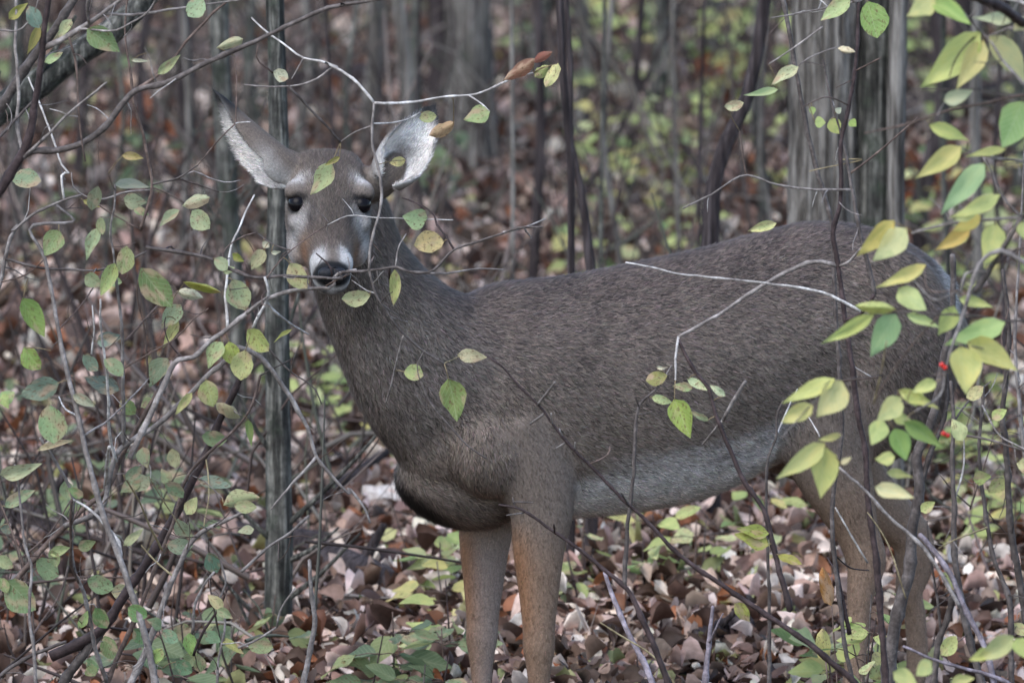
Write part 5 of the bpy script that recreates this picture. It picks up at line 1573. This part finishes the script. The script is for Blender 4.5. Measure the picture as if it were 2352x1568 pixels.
# dry curled leaf standing by the hind leg, rusty fern patches further back
def standing_leaf(s, w_, y, col, label):
    (x0, y0), (x1, y1) = ppts(s)
    b_, t_ = unproj(x0, y0, y), unproj(x1, y1, y)
    root = empty("curled_leaf", Vector((b_.x, y, gz(b_.x, y))), label, "leaf")
    place_leaf(LEAFM['x'][1], b_, t_, w_ * ZS / 1250, root, lin(*col), .6, "blade")
    g_ = np.array([b_.x, y, gz(b_.x, y) - .01])
    thin_tube('leaf_stalk', [g_, (g_ + np.array(b_)) / 2 + np.array([.01, 0, 0]), np.array(b_)], .0015, .0015, root, STEM_COL['b'], .02)
standing_leaf("BR 1060,1050 1000,790", 130, -.15, (170, 118, 62), "curled golden-brown dead leaf standing beside the near hind leg")
standing_leaf("BR 1020,1420 1000,1200", 150, -.2, (206, 196, 124), "large pale yellow dead leaf upright below the near hind leg")
def rust_patch(px, py, n, spread, label):
    p = on_ground(px, py)
    rng = np.random.default_rng(int(px))
    prot = litter_protos()
    pos = np.stack([p.x + rng.normal(0, spread, n), p.y + rng.normal(0, spread * .6, n), np.zeros(n)], 1)
    pos[:, 2] = ground_z(pos[:, 0], pos[:, 1]) + rng.uniform(.0, spread * 1.3, n)
    L = rng.uniform(.06, .12, n)
    cols = np.array(lin(140, 82, 50)[:3]) * rng.uniform(.7, 1.25, (n, 1))
    me = scatter_mesh("fronds", prot, rng.integers(0, len(prot), n), pos, euler_mats(rng.normal(0, .9, n), rng.normal(0, .7, n), rng.uniform(0, 6.28, n)), np.stack([L, L * .5, L], 1), cols)
    me.materials.append(M_LITTER)
    root = empty("dead_fern", p, label, "fern")
    o = link("fronds", me, root); tag(o, kind="stuff")
rust_patch(330, 370, 46, .07, "rust-brown dead fern clump blurred behind the bare dark stems")
rust_patch(2095, 500, 46, .07, "rust-orange dead fern clump beside the slim pale trunk")
rust_patch(1700, 260, 26, .06, "small rusty fern clump left of the grooved tree")

# brushwood: a tangle of fine dead twigs over the litter behind the deer
def brushwood():
    rng = np.random.default_rng(21)
    Vs, Fs, off = [], [], 0
    Cs = []
    n = 3900
    for i in range(n):
        y = 1.6 + 10.5 * rng.random() ** .75
        x = rng.uniform(-1, 1) * (1.5 + .1 * y)
        if i > 3650: y, x = rng.uniform(.3, 3), rng.uniform(-1.3, -.35)
        z = gz(x, y)
        L = rng.uniform(.15, .75) * (.6 + .07 * y)
        an = rng.uniform(0, 6.28); el = rng.uniform(-.1, 1.45)
        d = np.array([math.cos(an) * math.cos(el), math.sin(an) * math.cos(el) * .6, math.sin(el)])
        p = np.array([x, y, z + (0 if rng.random() < .6 else rng.uniform(0, .25))])
        side = np.array([-d[2], 0, d[0]]) * rng.normal(0, .12) + rng.normal(0, .04, 3)
        P = [p, p + d * L * .35 + side * L * .6, p + d * L * .7 + side * L * .5, p + d * L]
        r = rng.uniform(.0012, .0045) if rng.random() < .88 else rng.uniform(.004, .008)
        V, F = tube_geo(P, [r, r * .9, r * .7, r * .35], 4, False)
        Vs.append(np.array(V)); Fs.append(np.array(F) + off); off += len(V)
        Cs.append(np.repeat(pick_cols(1, BR_COLS, rng), len(V), 0))
    me = fast_mesh("brushwood", np.vstack(Vs), np.vstack(Fs))
    add_col(me, np.vstack(Cs))
    m, t, b = new_mat("dead_twig")
    a = t.nodes.new("ShaderNodeAttribute"); a.attribute_name = "Col"
    t.links.new(a.outputs["Color"], b.inputs["Base Color"])
    me.materials.append(m)
    o = link("brushwood", me)
    tag(o, "tangle of fine grey-brown dead twigs over the leaf litter behind the doe", "brushwood", None, "stuff")
BR_COLS = [(lin(72, 62, 58), 5), (lin(98, 88, 82), 4), (lin(54, 46, 44), 4), (lin(126, 116, 108), 2), (lin(84, 84, 74), 2)]
brushwood()
